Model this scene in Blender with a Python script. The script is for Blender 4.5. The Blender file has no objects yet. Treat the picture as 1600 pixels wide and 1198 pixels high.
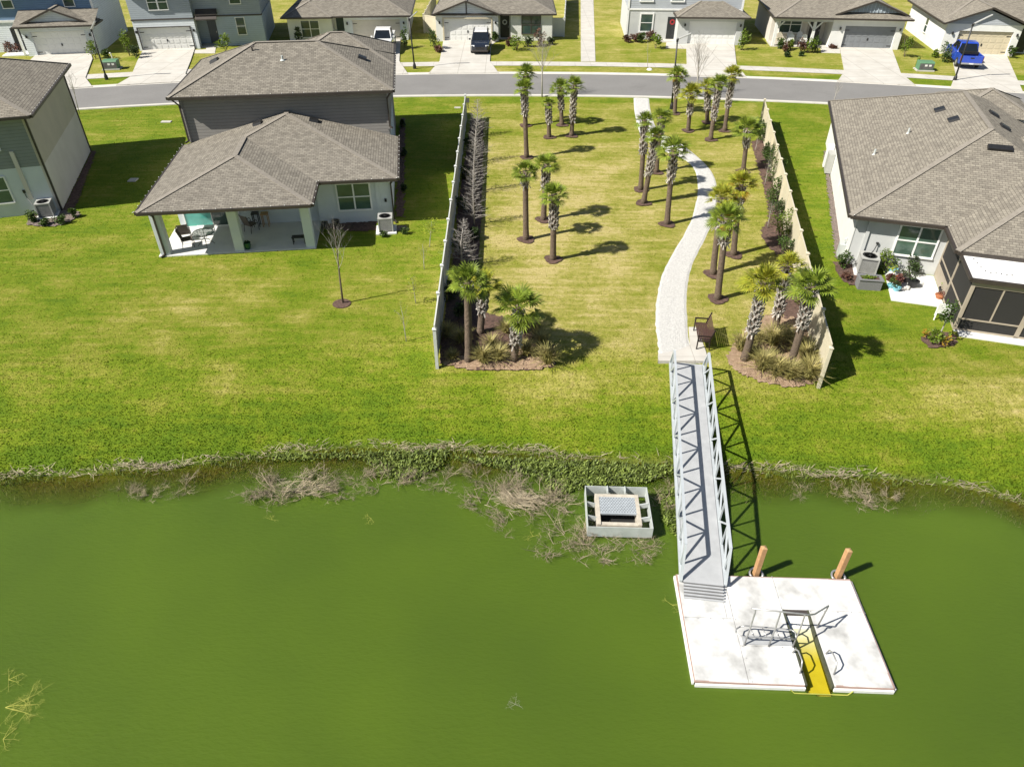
import bpy, math, random
import numpy as np
from mathutils import Vector, Matrix

RAD = math.radians
scene = bpy.context.scene
COL = scene.collection
# ------------------------------------------------------------------ survey
CH, CF, CT = 17.0, 1110.0, RAD(37.4)          # drone height, focal length (px of a 1600 px frame), tilt
cs, cc = math.sin(CT), math.cos(CT)
WZ = -1.2                                     # pond level

SHORE = [(-200, 16), (-60, 17.2), (-30, 17.9), (-18.4, 18.2), (-16.1, 18.3), (-11.7, 18.85), (-9.5, 19.3), (-6, 19.8), (-2.4, 19.6),
         (.7, 19.5), (2.1, 19.2), (4.7, 19.0), (6.1, 19.0), (8.6, 18.6), (11.5, 18.3), (14.9, 18.0), (16.4, 17.55), (17.7, 17.05), (22, 16.3), (40, 15), (200, 12)]
SX = np.array([p[0] for p in SHORE]); SY = np.array([p[1] for p in SHORE])
def ysh(x): return np.interp(x, SX, SY)
def zg(x, y):
    t = np.asarray(y, dtype=float) - ysh(x)
    up = np.clip((5.5 - t) / 5.5, 0, 1) ** 1.25 * WZ
    dn = np.maximum(WZ + t * .33, -3.2)
    return np.where(t > 0, up, dn)
def Zg(x, y): return float(zg(x, y))
def ray(px, py):
    u = (px - 800) / CF; v = (py - 599) / CF
    return (u, cc - v * cs, -(cs + v * cc))
def G(px, py, z=None):
    """survey: where the sight line of a photo point meets the terrain (z None) or a level"""
    d = ray(px, py)
    if z is None:
        t = CH / -d[2]
        for _ in range(25):
            x, y = d[0] * t, d[1] * t
            t = (CH - Zg(x, y)) / -d[2]
        return (d[0] * t, d[1] * t)
    t = (CH - z) / -d[2]
    return (d[0] * t, d[1] * t)
def V(px, py, Y):
    """survey: x and height of a photo point known to stand at distance Y"""
    d = ray(px, py); t = Y / d[1]
    return (d[0] * t, CH + d[2] * t)
def pxm(X, Y, Z):                             # photo pixels per metre there
    return CF / (Y * cc + (CH - Z) * cs)

# ------------------------------------------------------------------ materials
MATS = {}
def newmat(name):
    m = bpy.data.materials.new(name); m.use_nodes = True
    nt = m.node_tree; b = nt.nodes['Principled BSDF']
    MATS[name] = m
    return m, nt, b
def N(nt, t, **kw):
    n = nt.nodes.new(t)
    for k, v in kw.items(): setattr(n, k, v)
    return n
def mix(nt, fac, a, b, blend='MIX'):
    n = N(nt, 'ShaderNodeMix', data_type='RGBA', blend_type=blend)
    for i, s in ((0, fac), (6, a), (7, b)):
        if hasattr(s, 'node'): nt.links.new(s, n.inputs[i])
        elif i == 0: n.inputs[0].default_value = s
        else: n.inputs[i].default_value = (*s, 1)
    return n.outputs[2]
def noise(nt, scale, detail=4, rough=.55, coord='Object', lo=.3, hi=.7):
    tc = N(nt, 'ShaderNodeTexCoord'); nz = N(nt, 'ShaderNodeTexNoise')
    nz.inputs['Scale'].default_value = scale; nz.inputs['Detail'].default_value = detail; nz.inputs['Roughness'].default_value = rough
    if coord == 'World':
        g = N(nt, 'ShaderNodeNewGeometry'); nt.links.new(g.outputs['Position'], nz.inputs['Vector'])
    else: nt.links.new(tc.outputs[coord], nz.inputs['Vector'])
    mr = N(nt, 'ShaderNodeMapRange'); mr.inputs[1].default_value = lo; mr.inputs[2].default_value = hi
    nt.links.new(nz.outputs[0], mr.inputs[0])
    return mr.outputs[0]
def math_(nt, op, a, b=None, c=None):
    n = N(nt, 'ShaderNodeMath', operation=op)
    for i, s in enumerate((a, b, c)):
        if s is None: continue
        if hasattr(s, 'node'): nt.links.new(s, n.inputs[i])
        else: n.inputs[i].default_value = s
    return n.outputs[0]
def bump(nt, b, h, strength=.3, dist=.02):
    n = N(nt, 'ShaderNodeBump'); n.inputs['Strength'].default_value = strength; n.inputs['Distance'].default_value = dist
    nt.links.new(h, n.inputs['Height']); nt.links.new(n.outputs[0], b.inputs['Normal'])
def mat(name, c1, c2=None, scale=6, rough=.8, bmp=0, bscale=60, bdist=.01, metal=0, coord='Object', lo=.3, hi=.7, spec=None, island=0):
    if name in MATS: return MATS[name]
    m, nt, b = newmat(name)
    if c2 is None: c2 = tuple(x * .86 for x in c1)
    col = mix(nt, noise(nt, scale, coord=coord, lo=lo, hi=hi), c1, c2)
    if island:
        g = N(nt, 'ShaderNodeNewGeometry'); mr = N(nt, 'ShaderNodeMapRange')
        mr.inputs[3].default_value = 1 - island; mr.inputs[4].default_value = 1 + island
        nt.links.new(g.outputs['Random Per Island'], mr.inputs[0])
        hs = N(nt, 'ShaderNodeHueSaturation'); nt.links.new(mr.outputs[0], hs.inputs['Value']); nt.links.new(col, hs.inputs['Color']); col = hs.outputs[0]
    nt.links.new(col, b.inputs['Base Color'])
    b.inputs['Roughness'].default_value = rough; b.inputs['Metallic'].default_value = metal
    if spec is not None: b.inputs['Specular IOR Level'].default_value = spec
    if bmp: bump(nt, b, noise(nt, bscale, coord=coord), bmp, bdist)
    return m
def siding(name, c, pitch=.18, strength=.8):
    m, nt, b = newmat(name)
    g = N(nt, 'ShaderNodeNewGeometry'); sx = N(nt, 'ShaderNodeSeparateXYZ'); nt.links.new(g.outputs['Position'], sx.inputs[0])
    fr = math_(nt, 'FRACT', math_(nt, 'DIVIDE', sx.outputs[2], pitch))
    gap = math_(nt, 'GREATER_THAN', fr, .93)
    col = mix(nt, noise(nt, 1.5, coord='World'), c, tuple(x * .9 for x in c))
    nt.links.new(mix(nt, gap, col, tuple(x * .55 for x in c)), b.inputs['Base Color'])
    b.inputs['Roughness'].default_value = .75
    bump(nt, b, math_(nt, 'SUBTRACT', 1.0, fr), strength, .03)
    return m
def shingle(name, ca, cb, cm):
    m, nt, b = newmat(name)
    tc = N(nt, 'ShaderNodeTexCoord')
    br = N(nt, 'ShaderNodeTexBrick', offset=.5, offset_frequency=2)
    br.inputs['Color1'].default_value = (*ca, 1); br.inputs['Color2'].default_value = (*cb, 1); br.inputs['Mortar'].default_value = (*cm, 1)
    for k, v in (('Scale', 1), ('Mortar Size', .008), ('Mortar Smooth', .3), ('Bias', 0), ('Brick Width', .25), ('Row Height', .14)): br.inputs[k].default_value = v
    nt.links.new(tc.outputs['UV'], br.inputs['Vector'])
    sp = noise(nt, 2.2, 5, coord='UV', lo=.35, hi=.65)
    c = mix(nt, 1.0, br.outputs[0], mix(nt, sp, (.90, .90, .90), (1.08, 1.08, 1.07)), 'MULTIPLY')
    c = mix(nt, 1.0, c, mix(nt, noise(nt, 40, 2, coord='UV', lo=.3, hi=.7), (.8, .8, .8), (1.2, 1.2, 1.2)), 'MULTIPLY')
    nt.links.new(c, b.inputs['Base Color']); b.inputs['Roughness'].default_value = .95; b.inputs['Specular IOR Level'].default_value = .2
    sx = N(nt, 'ShaderNodeSeparateXYZ'); nt.links.new(tc.outputs['UV'], sx.inputs[0])
    fr = math_(nt, 'FRACT', math_(nt, 'DIVIDE', sx.outputs[1], .14))
    h = math_(nt, 'ADD', math_(nt, 'MULTIPLY', math_(nt, 'SUBTRACT', 1.0, fr), 1.0), math_(nt, 'MULTIPLY', br.outputs['Fac'], -.4))
    bump(nt, b, h, .8, .02)
    return m

M = {}
def setup_materials():
    M['shingle'] = shingle('shingle_roof', (.165, .150, .126), (.245, .224, .188), (.09, .08, .066))
    M['shingle2'] = shingle('shingle_roof_tan', (.18, .162, .135), (.262, .238, .196), (.10, .088, .072))
    M['cap'] = mat('ridge_shingle', (.25, .226, .19), (.19, .17, .143), 6, .95, .4, 60)
    M['gutter'] = mat('bronze_gutter', (.035, .028, .023), (.05, .04, .032), 3, .5)
    M['soffit'] = mat('soffit_white', (.62, .62, .6), None, 3)
    M['stucco_white'] = mat('stucco_white', (.70, .70, .67), (.63, .63, .60), 1.2, .9, .35, 90)
    M['stucco_cool'] = mat('stucco_cool', (.60, .64, .65), (.54, .58, .60), 1.2, .9, .35, 90)
    M['stucco_gray'] = mat('stucco_gray', (.50, .51, .50), (.45, .46, .45), 1.2, .9, .35, 90)
    M['stucco_tan'] = mat('stucco_tan', (.50, .45, .35), (.44, .40, .31), .8, .9, .35, 90)
    M['stucco_cream'] = mat('stucco_cream', (.62, .58, .52), (.56, .52, .46), .8, .9, .35, 90)
    M['siding_taupe'] = siding('siding_taupe', (.215, .205, .19))
    M['siding_sage'] = siding('siding_sage', (.24, .26, .235))
    M['siding_blue'] = siding('siding_blue', (.14, .23, .36))
    M['siding_ice'] = siding('siding_ice', (.40, .47, .52))
    M['siding_gray'] = siding('siding_gray', (.36, .385, .41))
    M['siding_pale'] = siding('siding_pale', (.62, .66, .68))
    M['siding_greyblue'] = siding('siding_greyblue', (.30, .34, .37))
    M['trim'] = mat('white_trim', (.78, .78, .76), None, 4, .6)
    M['trim_dark'] = mat('dark_trim', (.06, .05, .045), None, 4, .6)
    M['vinyl'] = mat('window_vinyl', (.82, .82, .80), None, 4, .45)
    M['black'] = mat('black_metal', (.012, .012, .013), (.02, .02, .02), 8, .45)
    M['door_white'] = mat('door_white', (.72, .72, .69), (.68, .68, .65), 2, .55)
    M['door_cream'] = mat('door_cream', (.58, .55, .47), (.54, .51, .43), 2, .55)
    M['door_gray'] = mat('door_gray', (.20, .215, .225), (.18, .19, .2), 2, .55)
    M['door_tan'] = mat('door_tan', (.55, .48, .34), (.5, .44, .31), 2, .55)
    M['door_black'] = mat('door_black', (.02, .022, .025), None, 2, .4)
    M['door_slate'] = mat('door_slate', (.07, .09, .11), None, 2, .4)
    M['door_green'] = mat('door_green', (.02, .05, .06), None, 2, .4)
    M['concrete'] = mat('driveway_concrete', (.53, .51, .465), (.45, .43, .39), .7, .9, .2, 60, coord='World')
    M['sidewalk'] = mat('sidewalk_concrete', (.52, .50, .46), (.43, .41, .375), 1.1, .9, .2, 60, coord='World')
    for nm, key, axes in (('driveway_concrete', 'concrete', (2.5, 2.5)), ('sidewalk_concrete', 'sidewalk', (1.5, 1.5))):
        mm = MATS[nm]; nt = mm.node_tree; bb = nt.nodes['Principled BSDF']; src = bb.inputs['Base Color'].links[0].from_socket
        g = N(nt, 'ShaderNodeNewGeometry'); sx = N(nt, 'ShaderNodeSeparateXYZ'); nt.links.new(g.outputs['Position'], sx.inputs[0])
        j = None
        for a_, k_ in zip((0, 1), axes):
            q = math_(nt, 'LESS_THAN', math_(nt, 'FRACT', math_(nt, 'DIVIDE', sx.outputs[a_], k_)), .022); j = q if j is None else math_(nt, 'MAXIMUM', j, q)
        st = noise(nt, .5, 6, .7, 'World', .45, .75)
        nt.links.new(mix(nt, math_(nt, 'MULTIPLY', j, .55), mix(nt, math_(nt, 'MULTIPLY', st, .5), src, (.36, .33, .28)), (.22, .20, .17)), bb.inputs['Base Color'])
    M['gutterpan'] = mat('kerb_concrete', (.56, .54, .49), (.46, .44, .40), .8, .9, .2, 60, coord='World')
    M['shell'] = mat('shell_path', (.68, .67, .64), (.52, .51, .485), 14, .95, .9, 45, .03, coord='World', lo=.35, hi=.72)
    M['asphalt'] = mat('asphalt', (.205, .20, .192), (.17, .165, .158), .35, .9, .4, 120, coord='World', lo=.25, hi=.75)
    nt = M['asphalt'].node_tree; bb = nt.nodes['Principled BSDF']; src = bb.inputs['Base Color'].links[0].from_socket
    spots = noise(nt, .22, 8, .75, 'World', .58, .72); grit = noise(nt, 9, 5, .8, 'World', .3, .7)
    nt.links.new(mix(nt, 1.0, mix(nt, math_(nt, 'MULTIPLY', spots, .35), src, (.10, .097, .092)), mix(nt, grit, (.88, .88, .88), (1.1, 1.1, 1.1)), 'MULTIPLY'), bb.inputs['Base Color'])
    M['mulch'] = mat('mulch', (.21, .125, .095), (.075, .045, .034), 9, .95, 1, 30, .05, coord='World')
    M['straw'] = mat('pine_straw', (.52, .37, .25), (.30, .195, .12), 7, .95, 1, 30, .05, coord='World')
    M['rock'] = mat('river_rock', (.34, .27, .23), (.13, .10, .09), 14, .9, 1, 22, .06, coord='World')
    M['patio'] = mat('patio_concrete', (.66, .66, .64), (.58, .58, .57), 1.5, .85, .1)
    M['fence_tan'] = mat('vinyl_fence_tan', (.56, .51, .385), (.50, .455, .34), 1.0, .5, .12, 3, .05)
    M['fence_white'] = mat('vinyl_fence_white', (.56, .57, .55), (.50, .51, .49), 1.0, .5, .12, 3, .05)
    M['alu'] = mat('mill_aluminium', (.53, .565, .585), (.45, .485, .505), 2.5, .45, metal=.25)
    M['alu_deck'] = mat('aluminium_deck', (.40, .41, .42), (.34, .35, .36), 3, .6, .2, 90, metal=.1)
    M['tube'] = mat('galvanised_tube', (.42, .42, .41), (.33, .33, .33), 8, .35, metal=.5)
    M['dock'] = mat('dock_panel', (.62, .62, .61), (.31, .31, .30), 1.5, .75, .25, 60, coord='World', lo=.42, hi=.74)
    M['dock_trim'] = mat('dock_bumper', (.36, .25, .21), (.28, .19, .16), 5, .7)
    M['dock_side'] = mat('dock_float', (.55, .52, .48), (.42, .39, .35), 4, .8)
    M['slot'] = mat('slot_gap_dark', (.07, .075, .045), (.04, .045, .025), 6, .8)  # slot walls coloured dark to stand for the dark gap beside the slide
    M['launch'] = mat('launch_plastic', (.70, .70, .67), (.60, .60, .56), 3, .5)
    M['pile'] = mat('timber_pile', (.48, .28, .13), (.36, .19, .085), 8, .85, .5, 40)
    M['galv'] = mat('galvanised_plate', (.52, .55, .535), (.42, .45, .435), 3, .55, metal=.15)
    M['conc_old'] = mat('weathered_concrete', (.52, .48, .40), (.38, .34, .28), 5, .9, .5, 40)
    M['grate'] = mat('aluminium_grate', (.48, .52, .55), None, 5, .5, metal=.3)
    M['dark'] = mat('painted_dark', (.012, .012, .012), None, 2, .9)
    M['bench_slat'] = mat('brown_slat', (.085, .045, .036), (.06, .032, .026), 9, .5)
    M['bench_frame'] = mat('black_brown_frame', (.022, .013, .011), None, 9, .4)
    M['trunk'] = mat('palm_trunk', (.17, .125, .09), (.10, .072, .052), 7, .95, .8, 18, .03)
    M['boot'] = mat('palm_boot', (.44, .41, .37), (.24, .21, .18), 7, .9, .6, 20, island=.5)
    M['bark_pale'] = mat('bark_pale', (.42, .39, .35), (.30, .27, .24), 7, .9, .4, 30)
    M['bark'] = mat('bark_brown', (.16, .12, .095), (.10, .075, .06), 7, .9, .4, 30)
    M['twig'] = mat('dead_twig', (.35, .29, .20), (.19, .155, .095), 3, .9, island=.4)
    M['twig_yellow'] = mat('yellow_twig', (.42, .42, .08), (.26, .28, .05), 3, .9, island=.3)
    M['reed'] = mat('dead_reed', (.42, .36, .25), (.27, .22, .14), 3, .9, island=.35)
    M['reed_dark'] = mat('sunken_weed', (.16, .135, .06), (.085, .08, .035), 1.2, .9, island=.5, coord='World')
    M['porch_tan'] = mat('porch_frame_tan', (.36, .31, .24), (.32, .275, .21), 3, .6)
    M['steel'] = mat('condenser_case', (.42, .42, .40), (.36, .36, .34), 4, .5, metal=.1)
    M['coil'] = mat('condenser_coil', (.12, .12, .12), (.08, .08, .08), 4, .6)
    M['wicker'] = mat('grey_wicker', (.20, .20, .205), (.15, .15, .155), 25, .8, .5, 80)
    M['sling'] = mat('brown_sling', (.15, .12, .10), (.11, .09, .075), 25, .8)
    M['terracotta'] = mat('terracotta', (.42, .16, .07), (.34, .12, .05), 6, .8)
    M['orange'] = mat('orange_plastic', (.70, .15, .02), None, 6, .5)
    M['teal'] = mat('teal_glaze', (.22, .50, .58), None, 6, .4)
    M['white'] = mat('white_plastic', (.8, .8, .79), None, 6, .5)
    M['red'] = mat('red_flower', (.45, .03, .03), (.3, .02, .03), 20, .7)
    M['green_glaze'] = mat('green_glaze', (.02, .10, .035), None, 6, .25)
    M['wood'] = mat('light_wood', (.42, .27, .13), (.33, .2, .09), 8, .6)
    M['util_green'] = mat('utility_green', (.10, .22, .12), (.085, .19, .10), 6, .6)
    M['label_white'] = mat('label_white', (.7, .7, .68), None, 6, .6)
    M['tyre'] = mat('tyre', (.02, .02, .02), None, 8, .85)
    M['rim'] = mat('alloy_rim', (.45, .45, .46), None, 8, .35, metal=.6)
    M['bulb'] = mat('white_bulb', (.8, .8, .76), None, 6, .3)
    M['light_red'] = mat('tail_lens', (.4, .02, .02), None, 6, .25)
    M['light_clear'] = mat('head_lens', (.7, .72, .74), None, 6, .15)
    def leaf(name, a, b, isl=.35, trans=.25, scale=3):
        m, nt, bb = newmat(name)
        col = mix(nt, noise(nt, scale), a, b)
        g = N(nt, 'ShaderNodeNewGeometry'); mr = N(nt, 'ShaderNodeMapRange')
        mr.inputs[3].default_value = 1 - isl; mr.inputs[4].default_value = 1 + isl
        nt.links.new(g.outputs['Random Per Island'], mr.inputs[0])
        hs = N(nt, 'ShaderNodeHueSaturation'); nt.links.new(mr.outputs[0], hs.inputs['Value']); nt.links.new(col, hs.inputs['Color'])
        nt.links.new(hs.outputs[0], bb.inputs['Base Color']); bb.inputs['Roughness'].default_value = .55; bb.inputs['Specular IOR Level'].default_value = .3
        tr = N(nt, 'ShaderNodeBsdfTranslucent'); nt.links.new(hs.outputs[0], tr.inputs[0])
        mx = N(nt, 'ShaderNodeMixShader'); mx.inputs[0].default_value = trans
        nt.links.new(bb.outputs[0], mx.inputs[1]); nt.links.new(tr.outputs[0], mx.inputs[2])
        nt.links.new(mx.outputs[0], nt.nodes['Material Output'].inputs[0])
        return m
    M['palm'] = leaf('palm_leaf', (.11, .175, .02), (.25, .30, .035), .45)
    M['palm_y'] = leaf('palm_leaf_yellowing', (.36, .33, .03), (.19, .24, .025), .4)
    M['palm_o'] = leaf('palm_leaf_orange', (.38, .19, .02), (.24, .19, .02))
    M['leaf'] = leaf('shrub_leaf', (.075, .12, .022), (.045, .085, .016), .45)
    M['leaf_bright'] = leaf('shrub_leaf_bright', (.16, .22, .02), (.10, .16, .018), .4)
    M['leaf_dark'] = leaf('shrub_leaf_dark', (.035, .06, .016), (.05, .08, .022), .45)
    M['leaf_red'] = leaf('shrub_leaf_red', (.16, .06, .06), (.09, .07, .03), .4)
    M['leaf_yellow'] = leaf('leaf_yellowgreen', (.30, .32, .03), (.2, .26, .025), .3)
    M['weed'] = leaf('marsh_leaf', (.19, .24, .05), (.10, .14, .03), .6)
    M['muhly'] = leaf('ornamental_grass', (.42, .36, .15), (.30, .29, .09), .4)
    def glass(name, c, rough=.08):
        m, nt, b = newmat(name)
        nt.links.new(mix(nt, noise(nt, 1.2), c, tuple(x * .6 for x in c)), b.inputs['Base Color'])
        b.inputs['Roughness'].default_value = rough; b.inputs['Specular IOR Level'].default_value = .7
        return m
    M['glass'] = glass('window_glass', (.05, .085, .075))
    M['glass_green'] = glass('window_glass_blinds', (.085, .145, .11))
    M['glass_teal'] = glass('door_glass_teal', (.10, .42, .36))
    M['glass_car'] = glass('car_glass', (.012, .016, .02), .05)
    m, nt, b = newmat('table_glass'); b.inputs['Base Color'].default_value = (.5, .55, .5, 1); b.inputs['Roughness'].default_value = .1; b.inputs['Alpha'].default_value = .45; M['table_glass'] = m
    m, nt, b = newmat('insect_screen'); b.inputs['Base Color'].default_value = (.026, .025, .023, 1); b.inputs['Roughness'].default_value = .8; b.inputs['Alpha'].default_value = .82; M['screen'] = m
    def paint(name, c):
        m, nt, b = newmat(name)
        nt.links.new(mix(nt, noise(nt, 2), c, tuple(x * .92 for x in c)), b.inputs['Base Color'])
        b.inputs['Roughness'].default_value = .25; b.inputs['Coat Weight'].default_value = .6
        return m
    M['paint_blue'] = paint('car_paint_blue', (.015, .06, .42)); M['paint_white'] = paint('car_paint_white', (.78, .78, .77)); M['paint_black'] = paint('car_paint_black', (.012, .016, .026))

def grass_material(name='lawn_grass', bumpy=True):
    m, nt, b = newmat(name)
    def att(n):
        a = N(nt, 'ShaderNodeAttribute'); a.attribute_name = n; return a.outputs['Fac']
    d = att('dry'); mud = att('mud'); tip = att('tip')
    n1 = noise(nt, .45, 5, .6, 'World', .3, .7); n2 = noise(nt, 3.2, 5, .65, 'World', .28, .72); n3 = noise(nt, 16, 4, .7, 'World', .3, .7)
    gp = N(nt, 'ShaderNodeNewGeometry'); mpg = N(nt, 'ShaderNodeMapping'); mpg.inputs['Rotation'].default_value = (0, 0, RAD(-22)); mpg.inputs['Scale'].default_value = (.22, 2.0, 1)
    nt.links.new(gp.outputs['Position'], mpg.inputs['Vector']); ns = N(nt, 'ShaderNodeTexNoise'); ns.inputs['Scale'].default_value = 1.6; ns.inputs['Detail'].default_value = 4; nt.links.new(mpg.outputs[0], ns.inputs['Vector'])
    d = math_(nt, 'ADD', d, math_(nt, 'MULTIPLY', math_(nt, 'SUBTRACT', ns.outputs[0], .5), .75))
    f = math_(nt, 'ADD', d, math_(nt, 'MULTIPLY', math_(nt, 'SUBTRACT', n1, .5), .45))
    f = math_(nt, 'ADD', f, math_(nt, 'MULTIPLY', math_(nt, 'SUBTRACT', n2, .5), .35))
    n = N(nt, 'ShaderNodeMath', operation='ADD', use_clamp=True); nt.links.new(f, n.inputs[0]); n.inputs[1].default_value = 0
    rp = N(nt, 'ShaderNodeValToRGB'); nt.links.new(n.outputs[0], rp.inputs[0])
    e = rp.color_ramp.elements
    e[0].position = 0; e[0].color = (.088, .150, .008, 1); e[1].position = 1; e[1].color = (.44, .37, .17, 1)
    for p, c in ((.3, (.14, .195, .011)), (.55, (.215, .228, .034)), (.8, (.32, .295, .085))):
        q = e.new(p); q.color = (*c, 1)
    c = mix(nt, 1.0, rp.outputs[0], mix(nt, n3, (.52, .55, .46), (1.4, 1.37, 1.25)), 'MULTIPLY')
    gi = N(nt, 'ShaderNodeNewGeometry'); rv = N(nt, 'ShaderNodeValToRGB'); nt.links.new(gi.outputs['Random Per Island'], rv.inputs[0])
    rv.color_ramp.elements[0].color = (.58, .62, .54, 1); rv.color_ramp.elements[1].color = (1.42, 1.38, 1.32, 1)
    c = mix(nt, tip, c, mix(nt, 1.0, c, rv.outputs[0], 'MULTIPLY'))
    c = mix(nt, mud, c, mix(nt, n3, (.085, .075, .035), (.045, .045, .02)))
    nt.links.new(c, b.inputs['Base Color']); b.inputs['Roughness'].default_value = .9; b.inputs['Specular IOR Level'].default_value = .15
    h = math_(nt, 'ADD', math_(nt, 'MULTIPLY', n3, .6), noise(nt, 45, 3, .7, 'World', .3, .7))
    if bumpy: bump(nt, b, h, .45, .04)
    tr = N(nt, 'ShaderNodeBsdfTranslucent'); nt.links.new(c, tr.inputs[0]); mx = N(nt, 'ShaderNodeMixShader')
    nt.links.new(math_(nt, 'MULTIPLY', tip, .55), mx.inputs[0]); nt.links.new(b.outputs[0], mx.inputs[1]); nt.links.new(tr.outputs[0], mx.inputs[2]); nt.links.new(mx.outputs[0], nt.nodes['Material Output'].inputs[0])
    return m

# ------------------------------------------------------------------ mesh helper
class MB:
    def __init__(s): s.v = []; s.f = []; s.mi = []
    def add(s, pts, faces, mi=0):
        o = len(s.v); s.v.extend([tuple(p) for p in pts]); s.f.extend([tuple(o + i for i in f) for f in faces]); s.mi.extend([mi] * len(faces)); return s
    def poly(s, pts, mi=0): return s.add(pts, [tuple(range(len(pts)))], mi)
    def box(s, x0, x1, y0, y1, z0, z1, mi=0):
        p = [(x, y, z) for z in (z0, z1) for y in (y0, y1) for x in (x0, x1)]
        return s.add(p, [(0, 2, 3, 1), (4, 5, 7, 6), (0, 1, 5, 4), (2, 6, 7, 3), (0, 4, 6, 2), (1, 3, 7, 5)], mi)
    def cbox(s, c, d, mi=0, rz=0, tilt=None):
        R = Matrix.Rotation(rz, 3, 'Z')
        if tilt: R = R @ Matrix.Rotation(tilt[1], 3, tilt[0])
        p = [Vector(c) + R @ Vector((sx * d[0] / 2, sy * d[1] / 2, sz * d[2] / 2)) for sz in (-1, 1) for sy in (-1, 1) for sx in (-1, 1)]
        return s.add(p, [(0, 2, 3, 1), (4, 5, 7, 6), (0, 1, 5, 4), (2, 6, 7, 3), (0, 4, 6, 2), (1, 3, 7, 5)], mi)
    def bar(s, p, q, w, h, mi=0, up=(0, 0, 1)):
        p, q = Vector(p), Vector(q); d = (q - p)
        if d.length < 1e-6: return s
        d.normalize(); sd = d.cross(Vector(up))
        if sd.length < 1e-4: sd = d.cross(Vector((0, 1, 0)))
        sd.normalize(); u = sd.cross(d).normalized()
        c = [(-w / 2, -h / 2), (w / 2, -h / 2), (w / 2, h / 2), (-w / 2, h / 2)]
        pts = [p + sd * a + u * b_ for a, b_ in c] + [q + sd * a + u * b_ for a, b_ in c]
        return s.add(pts, [(3, 2, 1, 0), (4, 5, 6, 7), (0, 1, 5, 4), (1, 2, 6, 5), (2, 3, 7, 6), (3, 0, 4, 7)], mi)
    def tube(s, pts, r, n=6, mi=0, cap=True):
        pts = [Vector(p) for p in pts]; k = len(pts)
        rr = r if isinstance(r, (list, tuple)) else [r] * k
        ref = None; rings = []
        for i, p in enumerate(pts):
            d = (pts[min(i + 1, k - 1)] - pts[max(i - 1, 0)])
            if d.length < 1e-7: d = Vector((0, 0, 1))
            d.normalize()
            if ref is None: ref = Vector((1, 0, 0)) if abs(d.x) < .9 else Vector((0, 1, 0))
            a = (ref - d * ref.dot(d)).normalized(); ref = a; b_ = d.cross(a)
            rings.append([p + (a * math.cos(2 * math.pi * j / n) + b_ * math.sin(2 * math.pi * j / n)) * rr[i] for j in range(n)])
        f = [(i * n + j, i * n + (j + 1) % n, (i + 1) * n + (j + 1) % n, (i + 1) * n + j) for i in range(k - 1) for j in range(n)]
        if cap: f += [tuple(range(n))[::-1], tuple((k - 1) * n + j for j in range(n))]
        return s.add([p for r_ in rings for p in r_], f, mi)
    def lathe(s, prof, n=16, c=(0, 0, 0), mi=0):
        pts = [(c[0] + r * math.cos(2 * math.pi * j / n), c[1] + r * math.sin(2 * math.pi * j / n), c[2] + z) for r, z in prof for j in range(n)]
        k = len(prof)
        f = [(i * n + j, i * n + (j + 1) % n, (i + 1) * n + (j + 1) % n, (i + 1) * n + j) for i in range(k - 1) for j in range(n)]
        f += [tuple(range(n))[::-1], tuple((k - 1) * n + j for j in range(n))]
        return s.add(pts, f, mi)
    def prism(s, poly, z0, z1, mi=0):
        n = len(poly); pts = [(x, y, z0) for x, y in poly] + [(x, y, z1) for x, y in poly]
        return s.add(pts, [tuple(range(n))[::-1], tuple(range(n, 2 * n))] + [(i, (i + 1) % n, n + (i + 1) % n, n + i) for i in range(n)], mi)
    def xprism(s, prof, x0, x1, mi=0):          # profile in y,z extruded along x
        n = len(prof); pts = [(x0, y, z) for y, z in prof] + [(x1, y, z) for y, z in prof]
        return s.add(pts, [tuple(range(n)), tuple(range(n, 2 * n))[::-1]] + [(i, n + i, n + (i + 1) % n, (i + 1) % n) for i in range(n)], mi)
    def yprism(s, prof, y0, y1, mi=0):          # profile in x,z extruded along y
        n = len(prof); pts = [(x, y0, z) for x, z in prof] + [(x, y1, z) for x, z in prof]
        return s.add(pts, [tuple(range(n)), tuple(range(n, 2 * n))[::-1]] + [(i, n + i, n + (i + 1) % n, (i + 1) % n) for i in range(n)], mi)
    def build(s, name, mats, parent=None, smooth=False, bevel=0, uv=False, kind=None):
        me = bpy.data.meshes.new(name)
        me.from_pydata(s.v, [], s.f)
        if not isinstance(mats, (list, tuple)): mats = [mats]
        for m in mats: me.materials.append(m)
        if len(mats) > 1: me.polygons.foreach_set('material_index', s.mi)
        if smooth: me.polygons.foreach_set('use_smooth', [True] * len(s.f))
        if uv:
            l = me.uv_layers.new(name='uv')
            for p in me.polygons:
                n = p.normal; h = Vector((-n.y, n.x, 0))
                h = h.normalized() if h.length > 1e-4 else Vector((1, 0, 0))
                u = n.cross(h)
                for li in p.loop_indices:
                    c = me.vertices[me.loops[li].vertex_index].co; l.data[li].uv = (c.dot(h), c.dot(u))
        me.update()
        o = bpy.data.objects.new(name, me); COL.objects.link(o)
        if bevel:
            md = o.modifiers.new('bevel', 'BEVEL'); md.width = bevel; md.segments = 2; md.limit_method = 'ANGLE'; md.angle_limit = RAD(40)
        if parent: o.parent = parent
        if kind: o['kind'] = kind
        return o

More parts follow.
